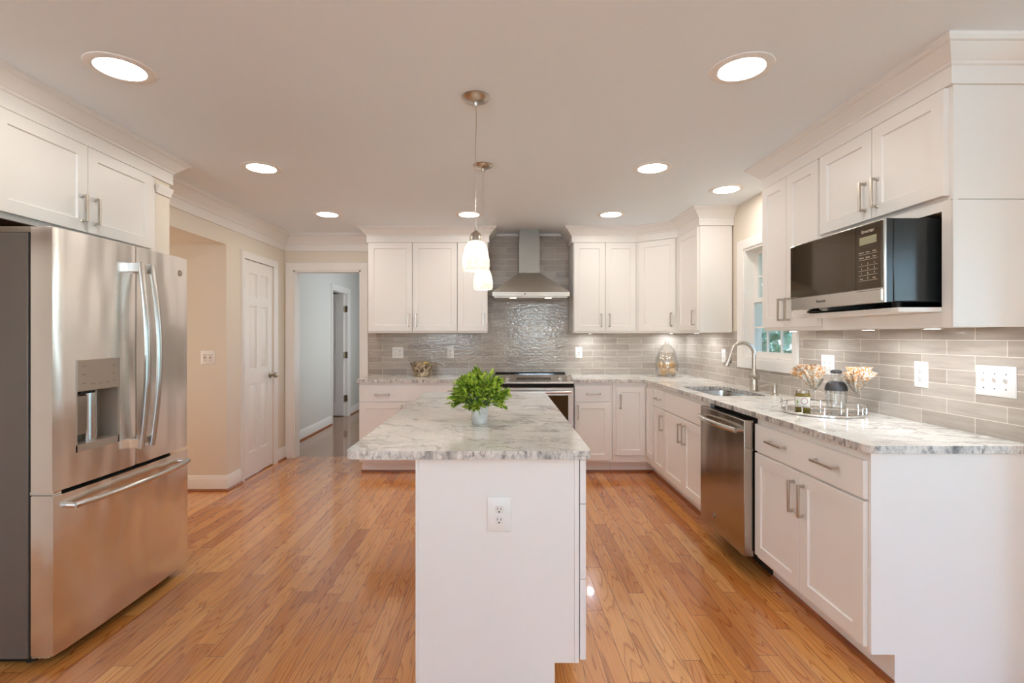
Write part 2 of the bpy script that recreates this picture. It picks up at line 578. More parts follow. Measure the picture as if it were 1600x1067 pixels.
        for i in range(n):
            row = []
            for o, c in prof:
                q = P[i] + offs[i] * o
                s.v.append(s.f2(q.x, q.y, c)); row.append(len(s.v) - 1)
            rows.append(row)
        m = len(prof)
        rng = range(n) if closed else range(n - 1)
        for i in rng:
            a, b = rows[i], rows[(i + 1) % n]
            for k in range(m):
                s.face([a[k], a[(k + 1) % m], b[(k + 1) % m], b[k]])
        if not closed:
            s.face(rows[0]); s.face(rows[-1][::-1])
        return s
    f2 = staticmethod(lambda a, b, c: Vector((a, b, c)))
    def text(s, body, size, u, z, d, f=None, extr=0.0004, align='CENTER'):
        cu = bpy.data.curves.new('t', 'FONT')
        cu.body = body; cu.size = size; cu.extrude = extr
        cu.align_x = align; cu.align_y = 'CENTER'
        ob = bpy.data.objects.new('t', cu)
        COL.objects.link(ob)
        bpy.context.view_layer.update()
        me = bpy.data.meshes.new_from_object(ob.evaluated_get(bpy.context.evaluated_depsgraph_get()))
        f = f or s.f
        base = len(s.v)
        for v in me.vertices:
            s.v.append(f(u + v.co.x, d + v.co.z, z + v.co.y))
        for p in me.polygons:
            s.face([base + i for i in p.vertices])
        bpy.data.objects.remove(ob); bpy.data.curves.remove(cu); bpy.data.meshes.remove(me)
        return s
    def build(s, name, m, parent=None, bevel=0.0, seg=2, smooth=35, origin=None, solid=0.0):
        me = bpy.data.meshes.new(name)
        if parent is not None:
            loc = wloc(parent)
        elif origin is not None:
            loc = Vector(origin)
        else:
            xs = [v.x for v in s.v]; ys = [v.y for v in s.v]; zs = [v.z for v in s.v]
            loc = Vector(((min(xs) + max(xs)) / 2, (min(ys) + max(ys)) / 2, min(zs)))
        me.from_pydata([tuple(v - loc) for v in s.v], [], s.fc)
        mats = m if isinstance(m, (list, tuple)) else [m]
        for x in mats:
            me.materials.append(M[x] if isinstance(x, str) else x)
        if len(mats) > 1:
            for p, i in zip(me.polygons, s.mi):
                p.material_index = i
        bm = bmesh.new(); bm.from_mesh(me)
        bmesh.ops.recalc_face_normals(bm, faces=bm.faces)
        bm.to_mesh(me); bm.free()
        if smooth:
            me.shade_smooth()
            me.set_sharp_from_angle(angle=math.radians(smooth))
        o = bpy.data.objects.new(name, me)
        COL.objects.link(o)
        if parent is not None:
            o.parent = parent
        else:
            o.location = loc
        if solid:
            md = o.modifiers.new('solid', 'SOLIDIFY'); md.thickness = solid; md.offset = 0
        if bevel:
            md = o.modifiers.new('bevel', 'BEVEL')
            md.width = bevel; md.segments = seg; md.limit_method = 'ANGLE'
            md.angle_limit = math.radians(40)
        return o

WL = {}
def wloc(o):
    p = Vector((0, 0, 0))
    while o is not None:
        p += Vector(o.location); o = o.parent
    return p

def thing(name, label, cat, loc, group=None):
    o = bpy.data.objects.new(name, None)
    o.empty_display_size = 0.1
    COL.objects.link(o)
    o.location = loc
    o['label'] = label; o['category'] = cat
    if group:
        o['group'] = group
    return o
def tag(o, label, cat, group=None):
    o['label'] = label; o['category'] = cat
    if group:
        o['group'] = group
    return o
def struct(o, label=None, cat=None):
    o['kind'] = 'structure'
    if label:
        o['label'] = label
        o['category'] = cat or 'room surface'
    return o
def copy_tree(o, parent=None):
    c = o.copy(); COL.objects.link(c)
    if parent is not None:
        c.parent = parent
    for ch in list(o.children):
        copy_tree(ch, c)
    return c

# ------------------------------------------------------------------ key dimensions
CZ = 2.44          # ceiling
YB = 5.447         # back wall
XR = 2.015         # right wall
XL = -2.36         # left wall with pantry door
XA = -2.75         # wall behind the refrigerator
YN = -3.0          # wall behind the camera
XF_R = 1.725       # face of right upper cabinets
YF_U = 5.11        # face of back upper cabinets
XB_R = 1.405       # face of right base cabinets
YB_F = 4.80        # face of back base cabinets
CT0, CT1 = 0.884, 0.914
U0, U1 = 1.36, 2.285

# ================================================================== SETTING
f = MB(); f.box(-4.3, 3.8, YN - .1, 5.50, -0.05, 0.0)
struct(f.build('floor', 'floor', smooth=0), 'glossy orange oak strip floor of the kitchen', 'floor')
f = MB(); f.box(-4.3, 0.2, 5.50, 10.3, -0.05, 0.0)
struct(f.build('floor_hall', 'hallfloor', smooth=0), 'oak floor with boards laid across the hall, darkened for the dimmer light', 'floor')
f = MB(); f.box(-4.3, 3.8, YN - .1, 10.3, CZ, CZ + .06)
struct(f.build('ceiling', 'ceiling', smooth=0), 'flat off-white painted kitchen ceiling', 'ceiling')

# back wall with the doorway into the hall (opening X -2.27..-1.515, top 2.04)
DX0, DX1, DZ = -2.265, -1.53, 2.045
b = MB()
b.box(XL - .2, DX0, YB, YB + .12, 0, CZ)
b.box(DX0, DX1, YB, YB + .12, DZ, CZ)
b.box(DX1, XR + .15, YB, YB + .12, 0, CZ)
struct(b.build('wall_back', 'wall', smooth=0), 'back wall with the cased opening to the hall', 'wall')
# tiled backsplash
b = MB(); b.box(-1.45, 2.005, YB - .010, YB, CT1 - .02, 2.415)
struct(b.build('wall_backsplash_back', 'tile_back', smooth=0), 'grey glossy subway tile on the back wall behind the hood', 'wall tile')
b = MB()
b.box(-0.136, 0.735, YB - .028, YB - .010, 2.415, CZ)
struct(b.build('trim_1', 'trim', smooth=0), 'thin white strip where tile meets ceiling above the hood', 'trim')
# right wall with the window over the sink
WY0, WY1, WZ0, WZ1 = 3.437, 4.141, 1.143, 2.045
b = MB()
b.box(XR, XR + .15, 1.75, WY0, 0, CZ)
b.box(XR, XR + .15, WY1, YB + .12, 0, CZ)
b.box(XR, XR + .15, WY0, WY1, 0, WZ0)
b.box(XR, XR + .15, WY0, WY1, WZ1, CZ)
struct(b.build('wall_right', 'wall', smooth=0), 'right wall with the window over the sink', 'wall')
b = MB()
b.box(XR - .010, XR, 1.86, WY0 - .025, CT1 - .02, 1.372)
b.box(XR - .010, XR, WY0 - .025, WY1 + .025, CT1 - .02, WZ0 - .025)
b.box(XR - .010, XR, WY1 + .025, YB - .010, CT1 - .02, 1.372)
struct(b.build('wall_backsplash_right', 'tile_right', smooth=0), 'grey subway tile backsplash on the right wall', 'wall tile')

# left wall: opening beside the refrigerator, then the pantry door wall
PY0, PY1, PZ = 4.575, 5.175, 2.045
b = MB()
b.box(XL - .12, XL, 4.288, PY0, 0, CZ)
b.box(XL - .12, XL, PY0, PY1, PZ, CZ)
b.box(XL - .12, XL, PY1, YB, 0, CZ)
b.box(XL - .12, XL, 3.16, 4.288, 2.114, CZ)
b.box(-4.2, XL - .12, 4.288, 4.40, 0, CZ)
b.box(XL - .12 - .5, XL - .12, PY0 - .1, PY1 + .1, PZ, PZ + .02)
b.box(-3.1, -3.05, 4.40, YB, 0, CZ)
struct(b.build('wall_left', 'wall', smooth=0), 'greige left wall with pantry door and opening past the refrigerator', 'wall')
b = MB(); b.box(-4.2, XL - .12, 3.05, 4.288, 2.114, 2.16)
struct(b.build('ceiling_passage', 'wall', smooth=0), 'low soffit over the side passage behind the refrigerator', 'ceiling')
b = MB()
b.box(-4.3, -4.2, 2.9, 4.4, 0, CZ)
b.box(-4.2, XA, 3.05, 3.16, 0, CZ)
struct(b.build('wall_passage', 'wall', smooth=0), 'greige wall of the side passage', 'wall')
# stub wall closing the refrigerator alcove, and the wall behind it
b = MB()
b.box(XA, -2.10, 3.03, 3.16, 0, 2.285)
struct(b.build('wall_stub', 'wall', smooth=0), 'narrow wall end just beyond the refrigerator', 'wall')
b = MB(); b.box(XA - .1, XA, YN, 3.16, 0, CZ)
struct(b.build('wall_alcove', 'wall', smooth=0), 'wall behind the refrigerator', 'wall')
# wall behind the camera with glazed door and window
b = MB()
b.box(XA, -2.2, YN - .12, YN, 0, CZ)
b.box(-2.2, -0.7, YN - .12, YN, 0, 1.1)
b.box(-2.2, -0.7, YN - .12, YN, 2.1, CZ)
b.box(-0.7, 0.5, YN - .12, YN, 0, CZ)
b.box(0.5, 1.4, YN - .12, YN, 2.1, CZ)
b.box(0.5, 1.4, YN - .12, YN, 0, 1.1)
b.box(1.4, 3.75, YN - .12, YN, 0, CZ)
struct(b.build('wall_front', 'wall', smooth=0), 'wall behind the viewer with window and glazed door', 'wall')
for nm, x0, x1, z0, z1 in (('window_2', -2.2, -0.7, 1.1, 2.1), ('window_3', 0.5, 1.4, 1.1, 2.1)):
    b = MB(faceS(YN - .05))
    w = .06
    b.box(x0, x1, -.02, .02, z1 - w, z1); b.box(x0, x1, -.02, .02, z0, z0 + w)
    b.box(x0, x0 + w, -.02, .02, z0, z1); b.box(x1 - w, x1, -.02, .02, z0, z1)
    xm = (x0 + x1) / 2
    b.box(xm - .035, xm + .035, -.02, .02, z0, z1)
    wo = struct(b.build(nm, 'trim', smooth=0), 'white framed glazing behind the viewer', 'window')
    g = MB(faceS(YN - .05)); g.box(x0 + w, x1 - w, -.003, .003, z0 + w, z1 - w)
    g.build('pane', 'pane', wo, smooth=0)

# breakfast bay to the right of the camera with a wide glazed door
b = MB()
b.box(XR + .15, 3.75, 1.75, 1.87, 0, CZ)
b.box(3.60, 3.75, 1.30, 1.75, 0, CZ); b.box(3.60, 3.75, YN, -1.60, 0, CZ)
b.box(3.60, 3.75, -1.60, 1.30, 2.15, CZ)
struct(b.build('wall_bay', 'wall', smooth=0), 'walls of the breakfast bay to the right of the viewer', 'wall')
b = MB(faceW(3.65))
for u0, u1, z0, z1 in ((-1.6, 1.3, .02, .12), (-1.6, 1.3, 2.05, 2.15), (-1.6, -1.52, .02, 2.15), (1.22, 1.3, .02, 2.15), (-.19, -.11, .02, 2.15)):
    b.box(u0, u1, -.025, .025, z0, z1)
wo = struct(b.build('door_3', 'trim', smooth=0), 'wide white sliding glass door in the breakfast bay', 'door')
g = MB(faceW(3.65)); g.box(-1.55, 1.25, -.003, .003, .1, 2.07)
g.build('pane', 'pane', wo, smooth=0)

# hall beyond the doorway
HX = -2.56
b = MB()
b.box(HX - .1, HX, YB + .12, 7.575, 0, CZ)
b.box(HX - .1, HX, 7.575, 8.33, 2.045, CZ)
b.box(HX - .1, HX, 8.33, 10.2, 0, CZ)
b.box(HX - .1, XL - .2, YB + .1, YB + .12, 0, CZ)
b.box(HX - 1.5, HX - 1.4, 7.0, 9.6, 0, CZ)
b.box(HX - 1.4, HX - .1, 7.0, 7.08, 0, CZ)
b.box(HX - 1.4, HX - .1, 9.5, 9.6, 0, CZ)
struct(b.build('wall_hall_left', 'hallwall', smooth=0), 'greige hall wall seen through the doorway, tinted with its grey daylight', 'wall')
b = MB()
b.box(HX, 0.2, 10.1, 10.2, 0, CZ)
struct(b.build('wall_hall_end', 'hallwall', smooth=0), 'far end wall of the hall', 'wall')
b = MB()
b.box(-0.9, -0.8, YB + .12, 10.1, 0, CZ)
struct(b.build('wall_hall_right', 'hallwall', smooth=0), 'right wall of the hall hidden by the kitchen wall', 'wall')

# ---- casings, jambs
CAS = [(0, 0), (0, .010), (.008, .013), (.030, .014), (.062, .020), (.078, .022), (.080, .018), (.080, 0)]
def casing(name, f, u0, u1, z0, z1, label, closed=False, width=None):
    b = MB(f)
    b.f2 = lambda a, c, d: f(a, d, c)
    prof = CAS if width is None else [(o * width / .08, c) for o, c in CAS]
    if closed:
        b.sweep([(u0, z0), (u1, z0), (u1, z1), (u0, z1)], prof, side=-1, closed=True)
    else:
        b.sweep([(u0, z0), (u0, z1), (u1, z1), (u1, z0)], prof, side=1)
    return struct(b.build(name, 'trim'), label, 'trim')
casing('trim_2', faceS(YB), DX0, DX1, 0, DZ, 'white casing round the doorway to the hall')
b = MB()
b.box(DX0 - .001, DX0 + .016, YB - .002, YB + .125, 0, DZ)
b.box(DX1 - .016, DX1 + .001, YB - .002, YB + .125, 0, DZ)
b.box(DX0, DX1, YB - .002, YB + .125, DZ - .016, DZ + .001)
struct(b.build('trim_3', 'trim', smooth=0), 'white jamb lining of the hall doorway', 'trim')
casing('trim_4', faceE(XL), PY0, PY1, 0, PZ, 'white casing round the pantry door', width=.062)
casing('trim_5', faceE(HX), 7.575, 8.33, 0, 2.045, 'white casing round the hall door')
b = MB()
b.box(HX - .11, HX + .002, 7.575, 7.59, 0, 2.045)
b.box(HX - .11, HX + .002, 8.315, 8.33, 0, 2.045)
b.box(HX - .11, HX + .002, 7.575, 8.33, 2.03, 2.045)
struct(b.build('trim_6', 'trim', smooth=0), 'white jamb lining of the hall door', 'trim')

# ---- six panel doors
def six_panel(b, u0, u1, z0, z1, d0, d1, both=False):
    w = u1 - u0
    b.box(u0, u1, d0, d1 - .009, z0, z1)
    st = 0.105 * w / .62 + .01
    ms = 0.085
    um = (u0 + u1) / 2
    H = z1 - z0
    rails = [(z0, z0 + .22), (z0 + .86, z0 + 1.0), (z0 + 1.60, z0 + 1.69), (z1 - .12, z1)]
    for a, c in ((u0, u0 + st), (um - ms / 2, um + ms / 2), (u1 - st, u1)):
        b.box(a, c, d1 - .009, d1, z0, z1)
    for a, c in rails:
        b.box(u0, u1, d1 - .009, d1 - .0001, a, c)
    for k in range(3):
        pz0, pz1 = rails[k][1], rails[k + 1][0]
        for a, c in ((u0 + st, um - ms / 2), (um + ms / 2, u1 - st)):
            b.frustum((a + .012, c - .012, pz0 + .012, pz1 - .012), d1 - .009, (a + .038, c - .038, pz0 + .038, pz1 - .038), d1 - .001)
fP = faceE(XL)
b = MB(fP)
six_panel(b, PY0 + .004, PY1 - .004, .012, PZ - .004, -.045, -.006)
d1 = struct(b.build('door_1', 'trim', bevel=.001), 'white six-panel pantry door closed in the left wall', 'door')
for z in (.25, 1.03, 1.81):
    h = MB(); h.tube([(XL + .003, PY0 + .001, z - .045), (XL + .003, PY0 + .001, z + .045)], .007, 8)
    h.box(XL - .004, XL - .001, PY0 - .012, PY0 + .016, z - .045, z + .045)
    h.build('hinge', 'bronze', d1)
k = MB(); kp = (XL - .006, PY1 - .065, .93)
k.lathe([(0, 0), (.032, 0), (.032, .006), (.014, .010), (.011, .035), (.022, .045), (.029, .058), (.026, .070), (0, .076)], kp, (1, 0, 0), 24)
k.build('door_knob', 'bronze', d1)
# hall door standing open into its room
b = MB(faceS(8.30))
six_panel(b, HX - .80, HX - .055, .012, 2.03, -.02, .018)
d2 = struct(b.build('door_2', 'trim'), 'white hall door standing open, hinged on its far jamb', 'door')
for z in (.30, 1.02, 1.78):
    h = MB(); h.box(HX - .05, HX + .004, 8.296, 8.316, z - .05, z + .05)
    h.tube([(HX - .045, 8.292, z - .05), (HX - .045, 8.292, z + .05)], .008, 8)
    h.build('hinge', 'bronze', d2)

# ---- baseboards with oak shoe molding
BASE = [(0, 0), (.014, 0), (.014, .098), (.011, .104), (.009, .120), (.004, .132), (0, .132)]
SHOE = [(.014, 0), (.032, 0), (.030, .010), (.022, .018), (.014, .019)]
def baseb(name, path, side, label, m='trim'):
    b = MB(); b.sweep(path, BASE, side)
    o = struct(b.build(name, m), label, 'baseboard')
    s = MB(); s.sweep(path, SHOE, side)
    s.build('shoe_molding', 'shoe', o)
    return o
baseb('baseboard_left', [(-4.2, 4.288), (XL, 4.288), (XL, PY0 - .062)], -1, 'white baseboard turning the corner beside the pantry door')
baseb('baseboard_back', [(XL, PY1 + .062), (XL, YB), (DX0 - .08, YB)], -1, 'short white baseboard between pantry door and hall doorway')
baseb('baseboard_hall', [(HX, YB + .12), (HX, 7.495)], -1, 'white baseboard along the hall wall before the hall door')
baseb('baseboard_hall_far', [(HX, 8.41), (HX, 10.1)], -1, 'white baseboard along the hall wall past the hall door')

# ---- crown moldings
CROWN_W = [(0, 2.255), (.010, 2.255), (.014, 2.268), (.014, 2.325), (.022, 2.332), (.026, 2.345), (.050, 2.372), (.074, 2.405), (.086, 2.412), (.092, 2.425), (.092, CZ), (0, CZ)]
b = MB(); b.sweep([(XL, 3.16), (XL, YB), (-1.36, YB)], CROWN_W, -1)
struct(b.build('trim_7', 'trim', smooth=20), 'white crown molding on the left wall above the pantry door', 'trim')
CROWN_C = [(0, U1), (.014, U1), (.014, 2.352), (.022, 2.356), (.024, 2.366), (.031, 2.370), (.046, 2.386), (.070, 2.412), (.080, 2.416), (.088, 2.428), (.088, CZ), (0, CZ)]
def crown(name, path, side, label):
    b = MB(); b.sweep(path, CROWN_C, side)
    struct(b.build(name, 'cab', smooth=20), label, 'trim')
crown('trim_8', [(-1.36, YB - .011), (-1.36, YF_U), (-.136, YF_U), (-.136, YB - .011)], -1, 'white crown molding on the cabinets left of the hood')
crown('trim_9', [(.735, YB - .011), (.735, YF_U), (1.39, YF_U), (XF_R, 4.84), (XF_R, 4.33), (XR, 4.33)], -1, 'white crown molding wrapping the corner cabinets right of the hood')
crown('trim_10', [(XR, 3.27), (XF_R, 3.27), (XF_R, 1.91), (XR, 1.91)], -1, 'white crown molding over the microwave cabinet')
crown('trim_11', [(XA, 3.16), (-2.10, 3.16), (-2.10, 1.2)], 1, 'white crown molding above the refrigerator cabinet')
# little stop molding at the top of the stub wall
b = MB(); b.sweep([(-2.098, 3.162), (-2.098, 3.03)], [(0, 2.20), (.008, 2.20), (.010, 2.215), (.022, 2.235), (.024, 2.25), (0, 2.25)], 1)
struct(b.build('trim_12', 'trim'), 'short white molding on the wall end beyond the refrigerator', 'trim')

# ---- window over the sink
fW = faceW(XR)
b = MB(fW)
b.f2 = lambda a, c, d: fW(a, d, c)
b.sweep([(WY0, WZ0), (WY1, WZ0), (WY1, WZ1), (WY0, WZ1)], [(o * .94, c + .002) for o, c in CAS], side=-1, closed=True)
win = struct(b.build('window_1', 'trim', smooth=30), 'white double-hung window over the sink', 'window')
b = MB(fW)
for d0, d1_, e in ((-.14, .004, .0),):
    b.box(WY0 + .0005, WY0 + .018, d0, d1_, WZ0 + .0005, WZ1 - .0005); b.box(WY1 - .018, WY1 - .0005, d0, d1_, WZ0 + .0005, WZ1 - .0005)
    b.box(WY0 + .018, WY1 - .018, d0, d1_, WZ0 + .0005, WZ0 + .018); b.box(WY0 + .018, WY1 - .018, d0, d1_, WZ1 - .018, WZ1 - .0005)
b.build('window_frame', 'trim', win, smooth=0)
zm = (WZ0 + WZ1) / 2 + .02
for nm, z0, z1, d in (('upper_sash', zm - .02, WZ1 - .018, -.085), ('lower_sash', WZ0 + .018, zm + .02, -.050)):
    y0, y1 = WY0 + .018, WY1 - .018
    s_ = .042
    b = MB(fW)
    b.box(y0, y0 + s_, d - .03, d, z0, z1); b.box(y1 - s_, y1, d - .03, d, z0, z1)
    b.box(y0 + s_, y1 - s_, d - .03, d, z0, z0 + s_); b.box(y0 + s_, y1 - s_, d - .03, d, z1 - s_ * .8, z1)
    for k in (1, 2):
        y = y0 + s_ + (y1 - y0 - 2 * s_) * k / 3
        b.box(y - .007, y + .007, d - .021, d - .006, z0 + s_, z1 - s_ * .8)
    z = (z0 + z1) / 2
    b.box(y0 + s_, y1 - s_, d - .022, d - .007, z - .007, z + .007)
    sa = b.build(nm, 'trim', win, smooth=0)
    g = MB(fW); g.box(y0 + s_ - .004, y1 - s_ + .004, d - .016, d - .012, z0 + s_ - .004, z1 - s_ * .8 + .004)
    g.build('pane', 'pane', sa, smooth=0)

# ---- outdoors seen through the windows
b = MB(); b.box(-30, 40, -40, 45, -.65, -.6)
struct(b.build('ground_lawn', 'lawn', smooth=0), 'green lawn outside the house', 'lawn')
def leaf_cloud(center, rad, n, size, rng):
    b = MB()
    for _ in range(n):
        v = Vector((rng.gauss(0, 1), rng.gauss(0, 1), rng.gauss(0, 1))).normalized()
        r = rad * (0.55 + .45 * rng.random() ** .5)
        p = Vector(center) + Vector((v.x * r, v.y * r, v.z * r * 1.15))
        a = Vector((rng.gauss(0, 1), rng.gauss(0, 1), rng.gauss(0, 1))).normalized()
        c = a.cross(Vector((rng.gauss(0, 1), rng.gauss(0, 1), rng.gauss(0, 1)))).normalized()
        s_ = size * (.6 + .8 * rng.random())
        k = len(b.v)
        b.v += [p - a * s_, p + c * s_ * .45, p + a * s_, p - c * s_ * .45]
        b.face((k, k + 1, k + 2, k + 3))
    return b
rng = random.Random(3)
trees = [(5.2, 8.6, 2.0, 1.9, 'leafy green tree nearest outside the sink window'),
         (9.4, 11.6, 2.6, 2.2, 'leafy green tree beyond the nearest one outside the sink window'),
         (10.6, 17.4, 3.2, 2.6, 'tall green tree farthest from the sink window'),
         (8.6, -1.6, 1.7, 2.2, 'green tree outside the glazed door behind the viewer'),
         (-2.6, -9.6, 2.2, 2.3, 'green tree outside the rear window behind the viewer')]
for x, y, z, r, lab in trees:
    t = thing('tree', lab, 'tree', (x, y, -.6), 'trees outside the windows')
    leaf_cloud((x, y, z), r, 1500, .22, rng).build('foliage', 'tree', t, smooth=0)
    k = MB(); k.tube([(x, y, -.6), (x + .05, y, z * .5), (x, y + .05, z)], [.16, .12, .07], 8)
    k.build('trunk', 'bark', t)

# ================================================================== CABINETS
def pull(fr, u, z, orient, ln, parent, d=0.02):
    b = MB(fr)
    h = ln / 2
    w = .0055
    if orient == 'v':
        b.box(u - w, u + w, d + .024, d + .033, z - h, z + h)
        for s in (-1, 1):
            e = z + s * (h - .006)
            b.box(u - .005, u + .005, d, d + .026, e - .006, e + .006)
            b.frustum((u - .008, u + .008, e - .008, e + .008), d, (u - .005, u + .005, e - .006, e + .006), d + .007)
    else:
        b.box(u - h, u + h, d + .024, d + .033, z - w, z + w)
        for s in (-1, 1):
            e = u + s * (h - .006)
            b.box(e - .006, e + .006, d, d + .026, z - .005, z + .005)
            b.frustum((e - .008, e + .008, z - .008, z + .008), d, (e - .006, e + .006, z - .005, z + .005), d + .007)
    return b.build('handle', 'nickel', parent, bevel=.0012)

G = .0016
def fronts(fr, parent, items):
    for kind, u0, u1, z0, z1, hs in items:
        b = MB(fr)
        if kind == 'door':
            b.shaker(u0 + G, u1 - G, z0, z1)
        else:
            b.slab(u0 + G, u1 - G, z0, z1)
        o = b.build('door' if kind == 'door' else 'drawer', 'cab', parent)
        for h in hs:
            pull(fr, h[0], h[1], h[2], h[3], o)
PV = .135
def cab_loc(fr, u0, u1, z0):
    p = fr((u0 + u1) / 2, -.15, 0)
    return (p.x, p.y, z0)

def upper(label, fr, u0, u1, items, depth, z0=U0, group='white wall cabinets'):
    t = thing('wall_cabinet', label, 'cabinet', cab_loc(fr, u0, u1, z0), group)
    b = MB(fr); b.box(u0 + .0005, u1 - .0005, -depth, 0, z0, U1 - .001)
    b.build('body', 'cab', t, smooth=0)
    fronts(fr, t, items)
    return t
UB, UT = 1.380, 2.280
fUB = faceS(YF_U); dU = YB - .012 - YF_U
hz = 1.49
upper('white two-door wall cabinet beside the hall doorway, left of the hood', fUB, -1.36, -.449,
      [('door', -1.358, -.906, UB, UT, [(-.945, hz, 'v', PV)]), ('door', -.904, -.450, UB, UT, [(-.865, hz, 'v', PV)])], dU)
upper('narrow white single-door wall cabinet just left of the range hood', fUB, -.447, -.136,
      [('door', -.445, -.138, UB, UT, [(-.182, hz, 'v', PV)])], dU)
upper('white two-door wall cabinet just right of the range hood', fUB, .735, 1.382,
      [('door', .742, 1.062, UB, UT, [(1.022, hz, 'v', PV)]), ('door', 1.064, 1.376, UB, UT, [(1.106, hz, 'v', PV)])], dU)
# diagonal corner cabinet
ax, ay, bx_, by = 1.395, YF_U - .004, XF_R - .004, 4.842
dl = math.hypot(bx_ - ax, by - ay)
ud = ((bx_ - ax) / dl, (by - ay) / dl, 0)
nd = (ud[1], -ud[0], 0)
if nd[1] > 0:
    nd = (-nd[0], -nd[1], 0)
fD = Frame((ax, ay, 0), ud, nd)
t = thing('wall_cabinet', 'white diagonal corner wall cabinet above the glass apothecary jar', 'cabinet', (1.75, 5.2, U0), 'white wall cabinets')
b = MB(); b.prism([(1.384, YF_U), (ax, ay), (bx_, by), (XF_R, 4.841), (2.003, 4.841), (2.003, YB - .012), (1.384, YB - .012)], U0, U1 - .001)
b.build('body', 'cab', t, smooth=0)
fronts(fD, t, [('door', .022, dl - .022, UB, UT, [(dl - .062, hz, 'v', PV)])])
fUR = faceW(XF_R); dR = 2.003 - XF_R
t = upper('white single-door wall cabinet between the corner cabinet and the window', fUR, 4.33, 4.839,
      [('door', 4.345, 4.81, UB, UT, [(4.40, hz, 'v', PV)])], dR)
t = upper('white two-door wall cabinet between the window and the microwave', fUR, 2.682, 3.27,
      [('door', 2.99, 3.262, UB, UT, [(3.025, 1.485, 'v', PV)]), ('door', 2.69, 2.988, UB, UT, [(2.952, 1.485, 'v', PV)])], dR)
# microwave cabinet with open niche
t = thing('wall_cabinet', 'white wall cabinet with two short doors over the microwave niche', 'cabinet', (1.87, 2.30, U0), 'white wall cabinets')
y0, y1 = 1.914, 2.680
NZ0, NZ1 = 1.420, 1.812
b = MB(fUR)
b.box(y0, y0 + .040, -.02, 0, U0, U1 - .001); b.box(y1 - .040, y1, -.02, 0, U0, U1 - .001)
b.box(y0, y0 + .018, -dR, -.0205, U0, U1 - .001); b.box(y1 - .018, y1, -dR, -.0205, U0, U1 - .001)
b.box(y0 + .0402, y1 - .0402, -.02, 0, NZ1, U1 - .001)
b.box(y0 + .0182, y1 - .0182, -dR, -.0205, NZ1 + .002, NZ1 + .020)
b.box(y0 + .0182, y1 - .0182, -dR, -.0205, U1 - .019, U1 - .002)
b.box(y0 + .0402, y1 - .0402, -.02, 0, U0, NZ0 - .001)
b.box(y0 + .0182, y1 - .0182, -dR, -.0205, U0 + .001, U0 + .018)
b.build('body', 'cab', t, smooth=0)
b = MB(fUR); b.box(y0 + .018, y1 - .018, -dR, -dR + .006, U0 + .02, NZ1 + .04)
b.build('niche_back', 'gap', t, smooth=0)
b = MB(fUR); b.box(y0 + .042, y1 - .041, -dR + .008, .168, NZ0, NZ0 + .018)
b.build('shelf', 'cab', t, bevel=.001)
fronts(fUR, t, [('door', 1.922, 2.298, 1.866, UT, [(2.262, 1.975, 'v', PV)]), ('door', 2.300, 2.674, 1.866, UT, [(2.337, 1.975, 'v', PV)])])
b = MB()
b.box(XF_R, 2.003, 1.905, 1.913, U0, 1.846); b.box(XF_R, 2.003, 1.905, 1.913, 1.849, 2.284)
b.box(XF_R - .002, XF_R + .016, 1.902, 1.906, U0, 2.284)
b.build('end_panel', 'cab', t, smooth=0)
# end panel of the cabinet left of the window and light rails are part of the bodies

# cabinet over the refrigerator
fUF = faceE(-2.10)
t = thing('wall_cabinet', 'white two-door cabinet above the stainless refrigerator', 'cabinet', (-2.4, 2.5, 1.822), 'white wall cabinets')
b = MB(fUF)
b.box(1.20, 3.028, -.64, 0, 1.840, U1 - .001)
b.box(1.20, 3.028, -.02, 0, 1.822, 1.8398)
b.build('body', 'cab', t, smooth=0)
b = MB(fUF); b.box(1.25, 2.99, -.62, -.021, 1.828, 1.8395)
b.build('underside', 'woodinside', t, smooth=0)
fronts(fUF, t, [('door', 2.044, 2.513, 1.846, UT, [(2.475, 1.96, 'v', PV)]), ('door', 2.515, 2.978, 1.846, UT, [(2.553, 1.96, 'v', PV)])])

# ---- base cabinets
def base(label, fr, u0, u1, items, depth, group='white base cabinets', toe=True):
    t = thing('base_cabinet', label, 'cabinet', cab_loc(fr, u0, u1, 0), group)
    b = MB(fr); b.box(u0 + .0005, u1 - .0005, -depth, 0, .116, CT0 - .0005)
    b.build('body', 'cab', t, smooth=0)
    if toe:
        b = MB(fr); b.box(u0 + .001, u1 - .001, -depth, -.085, 0, .116)
        b.build('toe_kick', 'cab', t, smooth=0)
    fronts(fr, t, items)
    return t
DB, DT, RB, RT = .138, .692, .702, .856
fBB = faceS(YB_F); dB = YB - .012 - YB_F
base('white base cabinet with a wide drawer under the mosaic bowl', fBB, -1.363, -.455,
     [('drawer', -1.360, -.458, RB, RT, [(-1.14, .77, 'h', PV), (-.68, .77, 'h', PV)]),
      ('door', -1.360, -.91, DB, DT, [(-.95, .60, 'v', PV)]), ('door', -.908, -.458, DB, DT, [(-.87, .60, 'v', PV)])], dB)
base('narrow white base cabinet hidden by the island, left of the range', fBB, -.453, -.073,
     [('drawer', -.45, -.076, RB, RT, [(-.26, .77, 'h', PV)]), ('door', -.45, -.076, DB, DT, [(-.12, .60, 'v', PV)])], dB)
base('white base cabinet with drawer and door directly right of the range', fBB, .70, 1.068,
     [('drawer', .704, 1.046, RB, RT, [(.885, .775, 'h', PV)]), ('door', .704, 1.05, DB, DT, [(.738, .60, 'v', PV)])], dB)
